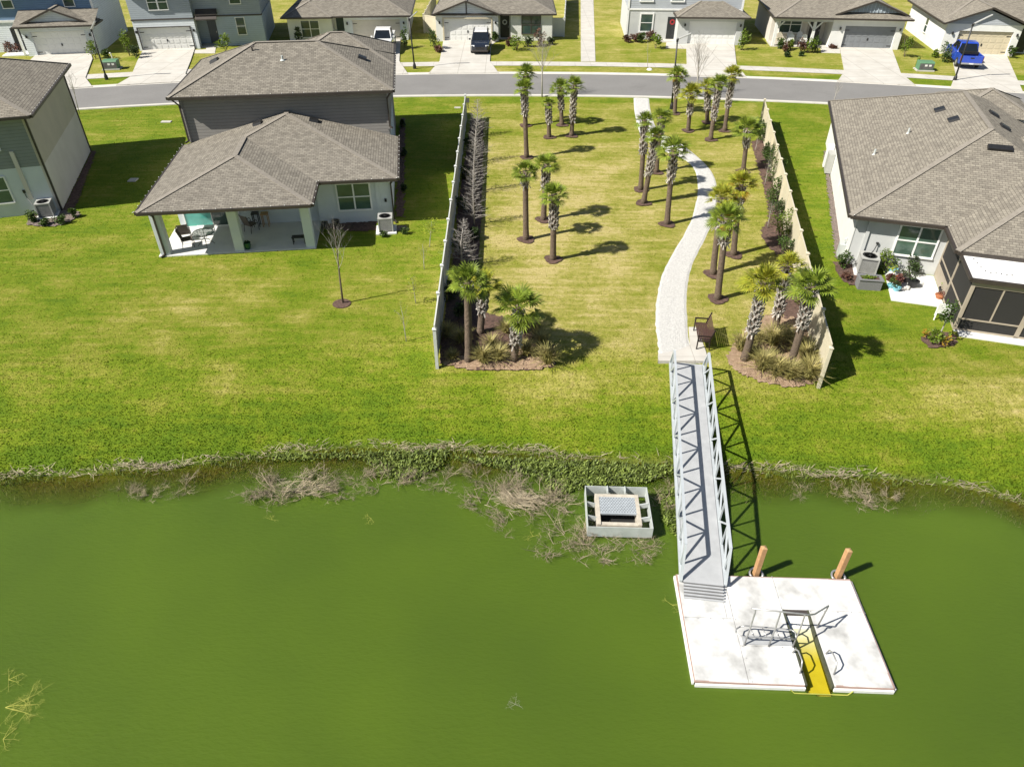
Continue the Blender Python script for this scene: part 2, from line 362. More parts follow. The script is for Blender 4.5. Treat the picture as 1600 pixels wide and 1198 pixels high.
def tag(o, label, cat, group=None):
    o['label'] = label; o['category'] = cat
    if group: o['group'] = group
    return o
def thing(name, label, cat, loc=(0, 0, 0), rz=0, group=None):
    o = bpy.data.objects.new(name, None); COL.objects.link(o); o.location = loc; o.rotation_euler = (0, 0, rz); o.empty_display_size = .2
    return tag(o, label, cat, group)
def copy_tree(o, parent=None):
    c = o.copy(); COL.objects.link(c); c.parent = parent
    for ch in list(o.children): copy_tree(ch, c)
    return c
def part(name, me, parent):                   # a part that shares mesh data
    o = bpy.data.objects.new(name, me); COL.objects.link(o); o.parent = parent
    return o
def smoothline(pts, n=6):
    P = [Vector((*p, 0)) if len(p) == 2 else Vector(p) for p in pts]; out = []
    for i in range(len(P) - 1):
        a, b, c, d = P[max(i - 1, 0)], P[i], P[i + 1], P[min(i + 2, len(P) - 1)]
        for k in range(n):
            t = k / n
            out.append(.5 * ((2 * b) + (c - a) * t + (2 * a - 5 * b + 4 * c - d) * t * t + (3 * b - a - 3 * c + d) * t ** 3))
    out.append(P[-1]); return out
def inpoly(X, Y, poly):
    r = np.zeros(X.shape, bool); n = len(poly)
    for i in range(n):
        x0, y0 = poly[i]; x1, y1 = poly[(i + 1) % n]
        if y0 == y1: continue
        c = ((y0 > Y) != (y1 > Y)) & (X < (x1 - x0) * (Y - y0) / (y1 - y0) + x0)
        r ^= c
    return r
setup_materials()
GRASS = grass_material(); GRASS_BLADE = grass_material('grass_blade', False)

# ------------------------------------------------------------------ camera, light, sky
cam = bpy.data.cameras.new('camera'); camo = bpy.data.objects.new('camera', cam); COL.objects.link(camo)
cam.sensor_width = 36; cam.lens = 36 * CF / 1600; cam.clip_end = 6000; cam.clip_start = .5
camo.location = (0, 0, CH); camo.rotation_euler = (RAD(90) - CT, 0, 0); scene.camera = camo
EL, AZ = RAD(44.5), RAD(23.6)
ld = Vector((math.cos(EL) * math.cos(AZ), math.cos(EL) * math.sin(AZ), -math.sin(EL)))
sun = bpy.data.lights.new('sun', 'SUN'); sun.energy = 5.0; sun.angle = RAD(.55); sun.color = (1, .95, .86)
so = bpy.data.objects.new('sun', sun); COL.objects.link(so); so.rotation_euler = ld.to_track_quat('-Z', 'Y').to_euler(); so.location = (-40, -20, 60)
w = bpy.data.worlds.new('World'); scene.world = w; w.use_nodes = True
sk = w.node_tree.nodes.new('ShaderNodeTexSky'); sk.sky_type = 'NISHITA'; sk.sun_disc = False; sk.sun_elevation = EL; sk.sun_rotation = math.atan2(-ld.x, -ld.y)
bg = w.node_tree.nodes['Background']; w.node_tree.links.new(sk.outputs[0], bg.inputs[0]); bg.inputs[1].default_value = .05
vs = scene.view_settings; vs.view_transform = 'Standard'; vs.look = 'None'; vs.exposure = .75
scene.cycles.use_denoising = True; scene.cycles.denoising_prefilter = 'ACCURATE'; scene.cycles.denoising_input_passes = 'RGB_ALBEDO_NORMAL'; vs.gamma = 1
# ------------------------------------------------------------------ ground sheet with pond basin
def axis(lo, hi, step, far):
    a = list(np.arange(lo, hi + 1e-6, step)); d = step; x = hi
    while x < far: d *= 1.35; x += d; a.append(x)
    d = step; x = lo
    while x > -far: d *= 1.35; x -= d; a.insert(0, x)
    return np.array(a)
def fenceL_x(y): return -3.07 - (y - 23.6) * .0133
def fenceR_x(y): return 12.14 + (y - 22.3) * .202
def dry_map(X, Y):
    t = Y - ysh(X)
    d = np.full(X.shape, .34)
    park = (X > fenceL_x(Y)) & (X < fenceR_x(Y)) & (Y < 60)
    d = d + np.where(park, .38, 0) * np.clip((Y - 20.5) / 5, 0, 1)
    d = np.where(park & (Y > 50), d - .12, d)
    def blob(cx, cy, rx, ry, a):
        return a * np.exp(-(((X - cx) / rx) ** 2 + ((Y - cy) / ry) ** 2))
    d += blob(2.5, 38, 3.5, 10, .22) + blob(-14, 29, 4, 3, .22) + blob(-17, 26, 3, 2, .16) + blob(-5.5, 31, 2.5, 3, .18) + blob(-5, 27.5, 3, 2, .14)
    d += blob(19, 22, 4, 2.2, .30) + blob(23, 20, 5, 3, .2) + blob(-10, 22.3, 2.5, .8, .2) + blob(1.8, 22, 2.2, 1.2, .22)
    d = np.where(Y > 68, .60, d) + np.where(Y > 84, .12, 0)
    d -= np.clip((3.6 - t) / 3.6, 0, 1) * np.where(t > 0, .26, 0)
    d -= blob(16, 33, 2, 8, .1) + blob(-12, 20.5, 8, 1.5, .04)
    d += .05 * np.sin((X * .62 + Y * .78) * 2.6) * (X < -3) * (Y < 34)
    d += .04 * np.sin((X * .35 - Y * .93) * 1.7)
    return np.clip(d, 0, 1)
gx = axis(-46, 52, .5, 3500); gy = axis(10, 92, .5, 4000); gy = gy[gy > -600]
X, Y = np.meshgrid(gx, gy); Z = zg(X, Y)
nx, ny = len(gx), len(gy)
me = bpy.data.meshes.new('ground')
vv = np.stack([X, Y, Z], -1).reshape(-1, 3)
ii = np.arange((ny - 1) * (nx - 1)); r_, c_ = ii // (nx - 1), ii % (nx - 1); q = r_ * nx + c_
ff = np.stack([q, q + 1, q + nx + 1, q + nx], -1)
me.vertices.add(len(vv)); me.vertices.foreach_set('co', vv.ravel()); me.loops.add(ff.size); me.loops.foreach_set('vertex_index', ff.ravel())
me.polygons.add(len(ff)); me.polygons.foreach_set('loop_start', np.arange(0, ff.size, 4)); me.polygons.foreach_set('use_smooth', np.ones(len(ff), bool))
T = Y - ysh(X)
for nm, val in (('dry', dry_map(X, Y)), ('mud', np.clip((.25 - T) / .5, 0, 1)), ('tip', X * 0)):
    a = me.attributes.new(nm, 'FLOAT', 'POINT'); a.data.foreach_set('value', val.ravel().astype(np.float32))
me.update(); me.validate(); me.materials.append(GRASS)
go = bpy.data.objects.new('ground', me); COL.objects.link(go); go['kind'] = 'structure'

# ------------------------------------------------------------------ pond water
m, nt, b = newmat('pond_water')
at = N(nt, 'ShaderNodeAttribute'); at.attribute_name = 'murk'
nz = noise(nt, .16, 3, .5, 'World', .3, .7)
c = mix(nt, nz, (.080, .128, .0125), (.062, .102, .012))
nt.links.new(c, b.inputs['Base Color']); b.inputs['Roughness'].default_value = .2; b.inputs['IOR'].default_value = 1.33
gm = N(nt, 'ShaderNodeNewGeometry'); mp = N(nt, 'ShaderNodeMapping'); mp.inputs['Rotation'].default_value = (0, 0, RAD(-24)); mp.inputs['Scale'].default_value = (1, 2.6, 1)
nt.links.new(gm.outputs['Position'], mp.inputs['Vector'])
wn = N(nt, 'ShaderNodeTexNoise'); wn.inputs['Scale'].default_value = 4.5; wn.inputs['Detail'].default_value = 4; nt.links.new(mp.outputs[0], wn.inputs['Vector'])
bump(nt, b, wn.outputs[0], .30, .06)
b.inputs['Subsurface Weight'].default_value = .75; b.inputs['Subsurface Radius'].default_value = (.30, .36, .14); b.inputs['Subsurface Scale'].default_value = 1.0
tr = N(nt, 'ShaderNodeBsdfTransparent'); ad = N(nt, 'ShaderNodeAttribute'); ad.attribute_name = 'depth'
nt.links.new(mix(nt, ad.outputs['Fac'], (.98, .97, .86), (.84, .75, .17)), tr.inputs[0])
mx = N(nt, 'ShaderNodeMixShader'); nt.links.new(at.outputs['Fac'], mx.inputs[0]); nt.links.new(tr.outputs[0], mx.inputs[1]); nt.links.new(b.outputs[0], mx.inputs[2])
nt.links.new(mx.outputs[0], nt.nodes['Material Output'].inputs[0])
wx = np.unique(np.concatenate([axis(-30, 30, .4, 600), np.arange(7.6, 8.95, .06)]).round(4)); wy = np.unique(np.concatenate([-np.array([600, 300, 150, 60, 20]), np.arange(-5, 13, 1.), np.arange(9.7, 12.6, .06), np.arange(13, 21.01, .25), [22, 26, 34]]).round(4))
X, Y = np.meshgrid(wx, wy); nx, ny = len(wx), len(wy)
T = ysh(X) - Y
MURK = np.clip(.10 + np.maximum(T, 0) ** 1.5 / 2.7 + .10 * np.sin(X * 1.3) + .07 * np.sin(X * 3.1 + 1) + np.where(X > 6, .12, 0), .12, 1.0); DEP = T * 0 + .5
# over the kayak slide the water is only a hand deep, so it stays clear there
_c, _s = math.cos(RAD(-2.2)), math.sin(RAD(-2.2)); U = (X - 7.66) * _c + (Y - 12.01) * _s; W = -(X - 7.66) * _s + (Y - 12.01) * _c
MURK = np.where((U > .33) & (U < 1.03) & (W > -1.93) & (W < .7), .08, MURK); DEP = np.where(MURK < .09, np.clip((.05 - W) / 1.0, 0, 1), DEP)
me = bpy.data.meshes.new('pond_water')
vv = np.stack([X, Y, X * 0 + WZ], -1).reshape(-1, 3)
ii = np.arange((ny - 1) * (nx - 1)); r_, c_ = ii // (nx - 1), ii % (nx - 1); q = r_ * nx + c_
ff = np.stack([q, q + 1, q + nx + 1, q + nx], -1)
me.vertices.add(len(vv)); me.vertices.foreach_set('co', vv.ravel()); me.loops.add(ff.size); me.loops.foreach_set('vertex_index', ff.ravel())
me.polygons.add(len(ff)); me.polygons.foreach_set('loop_start', np.arange(0, ff.size, 4))
a = me.attributes.new('murk', 'FLOAT', 'POINT'); a.data.foreach_set('value', MURK.ravel().astype(np.float32))
a = me.attributes.new('depth', 'FLOAT', 'POINT'); a.data.foreach_set('value', DEP.ravel().astype(np.float32))
me.update(); me.validate(); me.materials.append(m)
wo = bpy.data.objects.new('pond_water', me); COL.objects.link(wo); wo['kind'] = 'structure'

# ------------------------------------------------------------------ road, kerbs, sidewalk, drives
nk = np.polyfit(*zip((-39.84, 56.59), (-34.08, 58.08), (-26.45, 59.46), (-9.59, 61.44), (0, 61.82), (10.64, 61.35), (20.47, 60.35), (25.41, 59.46)), 2)
fk = np.polyfit(*zip((-38.09, 64.13), (-31.56, 65.76), (-9.38, 68.89), (0, 69.34), (7.05, 69.11), (14.55, 68.4), (21.85, 67.45), (28.97, 66.2), (37.73, 64.53)), 2)
sn = np.polyfit(*zip((-37.8, 67.02), (-10.29, 71.55), (0, 71.79), (15.02, 70.95), (22.55, 69.91), (29.77, 68.55), (38.84, 66.81)), 2)
sf = np.polyfit(*zip((-38.52, 68.55), (-10.46, 73.01), (0, 73.51), (15.3, 72.52), (22.93, 71.31), (30.26, 69.91), (39.58, 68.33)), 2)
NK = lambda x: float(np.polyval(nk, x)); FK = lambda x: float(np.polyval(fk, x)); SN = lambda x: float(np.polyval(sn, x)); SF = lambda x: float(np.polyval(sf, x))
def strip(name, f0, f1, x0, x1, z, m, step=1.0, prof=None):
    b_ = MB(); xs = np.arange(x0, x1 + step, step); rows = prof or [(0, z), (1, z)]
    pts = []; k = len(rows)
    for x in xs:
        y0, y1 = f0(x), f1(x)
        for t, zz in rows: pts.append((x, y0 + (y1 - y0) * t, zz))
    fs = [(i * k + j, (i + 1) * k + j, (i + 1) * k + j + 1, i * k + j + 1) for i in range(len(xs) - 1) for j in range(k - 1)]
    b_.add(pts, fs); o = b_.build(name, m); o['kind'] = 'structure'; return o
strip('road', lambda x: NK(x) + .35, lambda x: FK(x) - .35, -70, 75, .012, M['asphalt'])
KP = [(0, -.02), (.02, .075), (.35, .08), (.6, .03), (1, .02)]
strip('kerb', lambda x: NK(x) - .12, lambda x: NK(x) + .48, -70, 75, 0, M['gutterpan'], prof=KP)
strip('kerb', lambda x: FK(x) + .12, lambda x: FK(x) - .48, -70, 75, 0, M['gutterpan'], prof=[(a_, b_) for a_, b_ in KP])
strip('sidewalk', SN, SF, -70, 75, .022, M['sidewalk'])
def sheet(name, poly, z, m, parent=None):
    b_ = MB(); b_.prism(poly, z - .12, z); o = b_.build(name, m, parent)
    if not parent: o['kind'] = 'structure'
    return o
def FKp(px, py):
    g = G(px, py); return (g[0], FK(g[0]) - .30)
drives = []
def drive(left, right):
    L_ = [G(*p) for p in left[:-1]] + [FKp(*left[-1])]; R_ = [G(*p) for p in right[:-1]] + [FKp(*right[-1])]
    n_ = 6; a, b_ = L_[-1][0], R_[-1][0]
    mid = [(a + (b_ - a) * k / n_, FK(a + (b_ - a) * k / n_) - .30) for k in range(1, n_)]
    poly = L_ + mid + R_[::-1]; drives.append(poly); sheet('driveway', poly[::-1], .088, M['concrete'])
drive([(57, 87), (20, 121), (8, 134)], [(142, 84), (145, 93), (134, 123), (148, 135)])
drive([(224, 79), (215, 97), (205, 121), (181, 135)], [(305, 76), (298, 97), (290, 117), (308, 129)])
drive([(550, 63.5), (546, 98), (530, 118)], [(626, 62), (624, 97), (638, 116)])
drive([(693, 64), (687, 97), (670, 115)], [(768, 64), (765.5, 97), (779, 115)])
drive([(1072, 69), (1073, 102), (1062, 117)], [(1147, 70), (1150.4, 102), (1166, 122)])
drive([(1312, 75), (1319, 113), (1308, 128)], [(1393, 77), (1407, 115.5), (1430, 135)])
drive([(1486, 84), (1493, 117), (1482, 137)], [(1572, 87), (1589, 126), (1606, 150)])
walk_far = [(9.4, 110), (11.0, 110), (10.9, 106.8), (8.05, 73.3), (6.65, 73.3), (9.2, 106.8)]
sheet('path', walk_far, .03, M['sidewalk'])
# front walks of the far houses
def walk(px): sheet('path', [G(*p) for p in px], .034, M['concrete'])
walk([(304, 84), (336, 84), (338, 71), (322, 70), (322, 78), (305, 79)][::-1])
walk([(1040, 76), (1074, 77), (1074, 69), (1060, 68), (1060, 58), (1042, 58)][::-1])
walk([(1283, 83), (1313, 84), (1312, 77), (1300, 76), (1300, 66), (1280, 66)][::-1])
walk([(781, 62), (798, 62), (798, 56), (783, 56), (768, 65), (768, 71)][::-1])
# park path of crushed shell
pl = smoothline([G(*p) for p in [(989, 153.6), (991, 178), (1000, 210), (1027, 232), (1076, 255), (1089, 290), (1078, 345), (1042, 410), (1027, 450), (1022, 500), (1026, 540), (1028, 568)]], 8)
pr = smoothline([G(*p) for p in [(1015, 154.4), (1018, 175), (1030, 205), (1062, 222), (1108, 262), (1122, 300), (1113, 350), (1083, 415), (1075, 460), (1076, 500), (1080, 540), (1097, 568)]], 8)
random.seed(4)
b_ = MB(); pts = []
NP = len(pl); CO = 9
for i in range(NP):
    a, c = pl[i], pr[i]
    j0 = random.uniform(-.04, .03) if i > NP * .45 else 0
    j1 = random.uniform(-.02, .02) if i > NP * .45 else 0
    for k in range(CO):
        t = k / (CO - 1); p = a.lerp(c, t)
        if k == 0: p += (a - c).normalized() * j0
        if k == CO - 1: p += (c - a).normalized() * j1
        pts.append((p.x, p.y, Zg(p.x, p.y) + .035 - (.05 if k in (0, CO - 1) else 0)))
b_.add(pts, [(i * CO + j, i * CO + j + 1, (i + 1) * CO + j + 1, (i + 1) * CO + j) for i in range(NP - 1) for j in range(CO - 1)])
po = b_.build('path', M['shell']); po['kind'] = 'structure'
PATH = [(p.x, p.y) for p in pl] + [(p.x, p.y) for p in pr[::-1]]
# concrete landing of the gangway and the bench pad
LAND = [G(*p) for p in [(1028, 568), (1106, 567), (1103, 551), (1089, 512), (1076, 512), (1078, 540), (1060, 548), (1028, 555)]]
b_ = MB(); b_.prism(LAND, -.2, .042); o = b_.build('landing', M['sidewalk']); o['kind'] = 'structure'

# ------------------------------------------------------------------ mulch beds
BEDS = []
def bed(name, poly, m, z=.03, rim=.02):
    n = len(poly); cx = sum(p[0] for p in poly) / n; cy = sum(p[1] for p in poly) / n
    BEDS.append(poly)
    # subdivided sheet following the terrain
    st = .13; xs = np.arange(min(p[0] for p in poly) - st, max(p[0] for p in poly) + st, st); ys = np.arange(min(p[1] for p in poly) - st, max(p[1] for p in poly) + st, st)
    b_ = MB(); X, Y = np.meshgrid(xs, ys); ins = inpoly(X, Y, poly); idx = {}
    rng = np.random.default_rng(len(BEDS))
    for j in range(len(ys) - 1):
        for i in range(len(xs) - 1):
            if ins[j:j + 2, i:i + 2].sum() >= 3:
                q = []
                for dj, di in ((0, 0), (0, 1), (1, 1), (1, 0)):
                    k = (j + dj, i + di)
                    if k not in idx:
                        idx[k] = len(b_.v); b_.v.append((xs[i + di] + rng.uniform(-.05, .05), ys[j + dj] + rng.uniform(-.05, .05), Zg(xs[i + di], ys[j + dj]) + z + rng.uniform(-.012, .03)))
                    q.append(idx[k])
                b_.f.append(tuple(q)); b_.mi.append(0)
    o = b_.build(name, m, smooth=True); o['kind'] = 'structure'; return o
bl = [G(*p) for p in [(684, 566), (700, 574), (755, 583), (830, 582), (872, 571), (870, 545), (842, 515), (800, 498), (762, 490), (747, 470), (752, 380), (755, 300), (757, 190), (735, 184), (722, 260), (703, 430)]]
bed('mulch_bed', bl, M['mulch'])
bed('mulch_bed', [G(*p) for p in [(690, 566), (700, 574), (755, 583), (830, 582), (872, 571), (868, 552), (800, 545), (740, 550)]], M['straw'], .05)
bed('mulch_bed', [G(*p) for p in [(1133, 566), (1138, 547), (1165, 512), (1205, 490), (1260, 500), (1281, 598), (1240, 609), (1190, 599), (1150, 582)]], M['straw'], .04)
bed('mulch_bed', [G(*p) for p in [(1172, 222), (1181, 255), (1189, 285), (1197, 315), (1199, 345), (1186, 362), (1197, 385), (1212, 398), (1216, 440), (1222, 500), (1268, 515), (1248, 400), (1228, 310), (1208, 235), (1197, 215)]], M['mulch'])
bed('rock_bed', [G(*p) for p in [(1285, 236), (1291, 236), (1322, 405), (1304, 408)]], M['rock'])
bed('rock_bed', [G(*p) for p in [(617, 340), (633, 340), (634, 185), (624, 185)]], M['mulch'])
bed('rock_bed', [G(*p) for p in [(97, 330), (143, 236), (152, 236), (117, 330)]], M['mulch'])
bed('mulch_bed', [G(*p) for p in [(40, 347), (46, 354), (75, 356), (105, 351), (126, 338), (124, 330), (97, 330), (50, 338)]], M['rock'], .04)
bed('mulch_bed', [G(*p) for p in [(500, 350), (588, 346), (590, 360), (560, 364), (500, 356)]], M['mulch'])
bed('mulch_bed', [G(*p) for p in [(585, 368), (640, 360), (632, 352), (590, 352)]], M['rock'], .04)
bed('mulch_bed', [G(*p) for p in [(1300, 410), (1340, 405), (1343, 440), (1328, 448), (1308, 432)]], M['mulch'])
bed('mulch_bed', [G(*p) for p in [(1436, 533), (1450, 545), (1470, 547), (1492, 540), (1496, 527), (1480, 518), (1450, 520)]], M['mulch'], .04)
# fallen dead reed line and beach stones are built with the shore plants
# ------------------------------------------------------------------ house kit (local frame: x right, y away from the viewer)
class Roof:
    def __init__(s): s.b = MB(); s.caps = MB(); s.g = MB(); s.sof = MB()
    def pl(s, *pts): s.b.poly(pts); return s
    def cap(s, *segs):
        for p, q in segs: s.caps.bar((p[0], p[1], p[2] + .006), (q[0], q[1], q[2] + .006), .26, .022)
        return s
    def eave(s, pts, closed=True):
        n = len(pts)
        for i in range(n if closed else n - 1):
            p, q = Vector(pts[i]), Vector(pts[(i + 1) % n]); d = (q - p).normalized(); nrm = Vector((d.y, -d.x, 0))
            o = nrm * .05 - Vector((0, 0, .075)); s.g.bar(p + o, q + o, .13, .14)
        s.sof.poly([(p[0], p[1], p[2] - .14) for p in pts][::-1]); return s
    def hip(s, x0, x1, y0, y1, z, k, eave=True):
        w, d = x1 - x0, y1 - y0
        A, B, C, D = (x0, y0, z), (x1, y0, z), (x1, y1, z), (x0, y1, z)
        if w >= d:
            h = d / 2; P, Q = (x0 + h, y0 + h, z + k * h), (x1 - h, y0 + h, z + k * h)
            s.pl(A, B, Q, P).pl(B, C, Q).pl(C, D, P, Q).pl(D, A, P); s.cap((A, P), (D, P), (B, Q), (C, Q), (P, Q))
        else:
            h = w / 2; P, Q = (x0 + h, y0 + h, z + k * h), (x0 + h, y1 - h, z + k * h)
            s.pl(A, B, P).pl(B, C, Q, P).pl(C, D, Q).pl(D, A, P, Q); s.cap((A, P), (B, P), (C, Q), (D, Q), (P, Q))
        if eave: s.eave([A, B, C, D])
        return s
    def gable_y(s, x0, x1, y0, y1, z, k, t=.12, eave=True):         # ridge along y, gable facing the viewer
        xm = (x0 + x1) / 2; zr = z + k * (x1 - x0) / 2
        for a in ((x0, z), (x1, z)):
            pr = [(a[0], a[1]), (xm, zr), (xm, zr - t), (a[0], a[1] - t)]
            s.b.yprism(pr, y0, y1)
            s.g.bar((a[0], y0 - .02, a[1] - .07), (xm, y0 - .02, zr - .07), .05, .16)
        s.cap(((xm, y0, zr), (xm, y1, zr)))
        if eave:
            for a in (x0 - .05, x1 + .05): s.g.bar((a, y0, z - .08), (a, y1, z - .08), .13, .14)
        return s
    def build(s, root, m, vents=(), gutter=None):
        r = s.b.build('roof', m, root, uv=True)
        if s.caps.f: s.caps.build('ridge_cap', M['cap'], r)
        if s.sof.f: s.sof.build('soffit', M['soffit'], root)
        if s.g.f: s.g.build('gutter', gutter or M['gutter'], root)
        for (c, rz, kk) in vents:
            v = MB(); v.yprism([(-.3, 0), (.3, 0), (.24, .13), (-.24, .13)], -.25, .25); o = v.build('roof_vent', M['black'], r)
            o.location = c; o.rotation_euler = (math.atan(kk), 0, rz)
        return r
def window(root, x0, x1, z0, z1, y, nx=2, nz=2, glass='glass', frame='vinyl', trim=.07, rz=None, loc=None):
    f = MB(); t = trim
    f.box(x0 - t, x1 + t, y - .05, y + .03, z1, z1 + t); f.box(x0 - t, x1 + t, y - .09, y + .03, z0 - t, z0)
    f.box(x0 - t, x0, y - .05, y + .03, z0, z1); f.box(x1, x1 + t, y - .05, y + .03, z0, z1)
    for i in range(1, nx):
        x = x0 + (x1 - x0) * i / nx; f.box(x - .04, x + .04, y - .047, y + .03, z0, z1)
    for i in range(1, nz):
        z = z0 + (z1 - z0) * i / nz; f.box(x0, x1, y - .043, y + .03, z - .03, z + .03)
    w_ = f.build('window', M[frame], root)
    p = MB(); p.box(x0 - .01, x1 + .01, y - .018, y + .02, z0 - .01, z1 + .01); p.build('pane', M[glass], w_)
    if loc: w_.location = loc; w_.rotation_euler = (0, 0, rz or 0)
    return w_
def garage(root, x0, x1, h, y, m='door_white', hinges=True):
    b = MB(); b.box(x0, x1, y, y + .05, 0, h)
    for r_ in range(4):
        for c_ in range(8):
            w = (x1 - x0) / 8; hh = h / 4
            b.box(x0 + c_ * w + .08, x0 + (c_ + 1) * w - .08, y - .018, y + .01, r_ * hh + .09, (r_ + 1) * hh - .09)
    d = b.build('garage_door', M[m], root)
    if hinges:
        for sx in (x0 + .05, x1 - .47):
            for z in (h * .13, h * .80):
                q = MB(); q.box(sx, sx + .42, y - .04, y - .01, z, z + .06); q.build('hinge', M['black'], d)
        q = MB(); q.box((x0 + x1) / 2 - .05, (x0 + x1) / 2 + .05, y - .06, y - .01, h * .38, h * .48); q.build('handle', M['black'], d)
    return d
def door(root, x0, x1, h, y, m, z=.12):
    b = MB(); b.box(x0, x1, y - .03, y + .03, z, z + h)
    for k in range(2):
        for j in range(2):
            b.box(x0 + .12 + k * (x1 - x0) / 2 - .02 * k, x0 + (k + 1) * (x1 - x0) / 2 - .1, y - .045, y, z + .2 + j * h * .48, z + .05 + (j + .85) * h * .48)
    d = b.build('door', M[m], root); q = MB(); q.box(x1 - .12, x1 - .07, y - .09, y - .03, z + .95, z + 1.12); q.build('handle', M['rim'], d); return d
def sconce(root, x, y, z):
    b = MB(); b.box(x - .06, x + .06, y - .03, y, z - .12, z + .12); b.lathe([(.05, -.1), (.09, -.08), (.09, .1), (.02, .16)], 8, (x, y - .12, z)); b.build('wall_lamp', M['black'], root)
def lights(root, segs, every=.62):
    b = MB()
    for p, q in segs:
        p, q = Vector(p), Vector(q); n = int((q - p).length / every)
        for i in range(n + 1):
            c = p.lerp(q, (i + random.uniform(-.1, .1)) / max(n, 1)); b.lathe([(.008, -.02), (.024, 0), (.008, .025)], 6, c)
    b.build('light_string', M['bulb'], root)
def downspout(root, x, y, z0, z1, out=(0, -.4)):
    b = MB(); b.bar((x + out[0], y + out[1], z1), (x, y, z1 - .4), .08, .08); b.bar((x, y, z1 - .38), (x, y, z0 + .1), .08, .08); b.bar((x, y, z0 + .12), (x + out[0] * .6, y + out[1] * .6, z0 + .04), .08, .08)
    return b.build('downspout', M['gutter'], root)
def wall(root, boxes, m, name='wall'):
    b = MB()
    for x in boxes: b.box(*x)
    return b.build(name, M[m], root)

# ---- centre-left house (two storeys at the street, one storey and covered patio at the pond)
random.seed(7)
h = thing('house', 'taupe house with a single storey patio wing in front of its two storey part', 'house', (-18.112, 32.169, 0), RAD(7.0), 'houses')
k = .276; ez = 2.75; P, W_, d_, L_ = 8.275, 12.464, 2.918, 9.62
r = Roof()
a = dict(A=(0, 0, ez), B=(P, 0, ez), C=(P, d_, ez), D=(W_, d_, ez), E=(W_, L_, ez), F=(0, L_, ez), p=(P / 2, P / 2, ez + k * P / 2), q=(P / 2, d_ + P / 2, ez + k * P / 2), t=(W_ / 2, d_ + W_ / 2, ez + k * W_ / 2), u=(W_ / 2, L_, ez + k * W_ / 2))
r.pl(a['A'], a['p'], a['q'], a['t'], a['u'], a['F']) if False else None
r.pl(*[a[i] for i in 'FApqtu']).pl(*[a[i] for i in 'ABp']).pl(*[a[i] for i in 'BCqp']).pl(*[a[i] for i in 'CDtq']).pl(*[a[i] for i in 'DEut'])
r.cap((a['A'], a['p']), (a['B'], a['p']), (a['p'], a['q']), (a['q'], a['t']), (a['D'], a['t']), (a['t'], a['u']))
r.eave([a[i] for i in 'ABCD'] + [a['E'], a['F']])
V1 = [((4.6, 8.9, ez + k * 4.6 - .01), RAD(-90), k), ((7.75, 9.0, ez + k * (W_ - 7.75) - .01), RAD(90), k)]
r.build(h, M['shingle'], V1)
ux0, ux1, uy0, uy1, uez, uk = -.05, 12.45, 9.2, 18.1, 5.55, .41
r2 = Roof().hip(ux0, ux1, uy0, uy1, uez, uk)
zr = uez + uk * (uy1 - uy0) / 2
r2.hip(5.2, 12.42, 15.0, 21.3, uez + .01, .44, False)
r2.eave([(5.2, 18.2, uez), (5.2, 21.3, uez), (12.42, 21.3, uez), (12.42, 18.2, uez)][::-1], False)
V2 = [((1.7, 14.1, uez + uk * 1.75), RAD(-90), uk), ((10.6, 13.6, uez + uk * 1.85), RAD(90), uk)]
ro = r2.build(h, M['shingle'], V2)
q = MB(); q.tube([(6.1, 12.0, uez + uk * 2.8 - .05), (6.1, 12.0, uez + uk * 2.8 + .25)], .06, 8); q.lathe([(.16, -.02), (.08, .05)], 8, (6.1, 12.0, uez + uk * 2.8)); q.build('vent_pipe', M['galv'], ro)
q = MB(); q.tube([(4.3, 12.9, uez + uk * 3.7 - .05), (4.3, 12.9, uez + uk * 3.7 + .22), (4.45, 12.9, uez + uk * 3.7 + .26)], .05, 8); q.build('vent_pipe', M['trim_dark'], ro)
# walls
wall(h, [(.42, 12.0, 9.62, 17.7, 2.6, 5.42), (5.6, 12.0, 17.7, 20.9, 0, 5.42)], 'siding_taupe', 'upper_wall')
wall(h, [(8.0, 12.0, 3.68, 9.6, 0, 2.62), (.42, 8.0, 4.1, 9.6, 0, 2.62), (.42, 12.0, 9.6, 17.7, 0, 2.6)], 'stucco_cool', 'wall')
wall(h, [(.3, 8.0, .85, 1.2, 2.36, 2.60), (.3, .62, 1.2, 4.1, 2.36, 2.60), (7.62, 7.98, 1.2, 4.1, 2.36, 2.60)], 'stucco_cool', 'patio_beam')
for x0 in (.2, 3.9, 7.5): wall(h, [(x0, x0 + .46, .78, 1.24, .06, 2.36)], 'stucco_cool', 'patio_column')
q = MB(); q.box(.1, 8.0, .70, 4.1, -.1, .06); q.build('patio_slab', M['patio'], h)
for sl, gl in (((.75, 2.15), 'glass_teal'), ((2.2, 3.6), 'glass')):
    window(h, sl[0], sl[1], .12, 2.2, 4.08, 1, 1, gl, 'vinyl', .05)
window(h, 4.9, 7.6, 1.75, 2.15, 4.08, 3, 1, 'glass', 'vinyl', .06)
window(h, 9.15, 10.85, .82, 2.25, 3.66, 2, 2, 'glass_green', 'vinyl', .08)
q = MB(); q.box(11.2, 11.38, 3.60, 3.70, .2, 2.6); q.build('line_cover', M['stucco_cool'], h)
q = MB(); q.box(11.62, 11.74, 3.62, 3.70, 1.15, 1.33); q.build('outlet_box', M['black'], h)
downspout(h, 12.05, 3.6, 0, 2.62, (.2, -.5)); downspout(h, .42, .76, 0, 2.6, (-.3, -.3)); downspout(h, .36, 9.5, 2.9, 5.42, (-.3, -.2)); downspout(h, 12.06, 9.5, 3.3, 5.42, (.25, -.2))
q = MB(); q.box(.36, .52, 9.58, 9.66, 2.9, 5.42); q.box(11.9, 12.06, 9.58, 9.66, 3.2, 5.42); q.build('corner_trim', M['siding_taupe'], h)
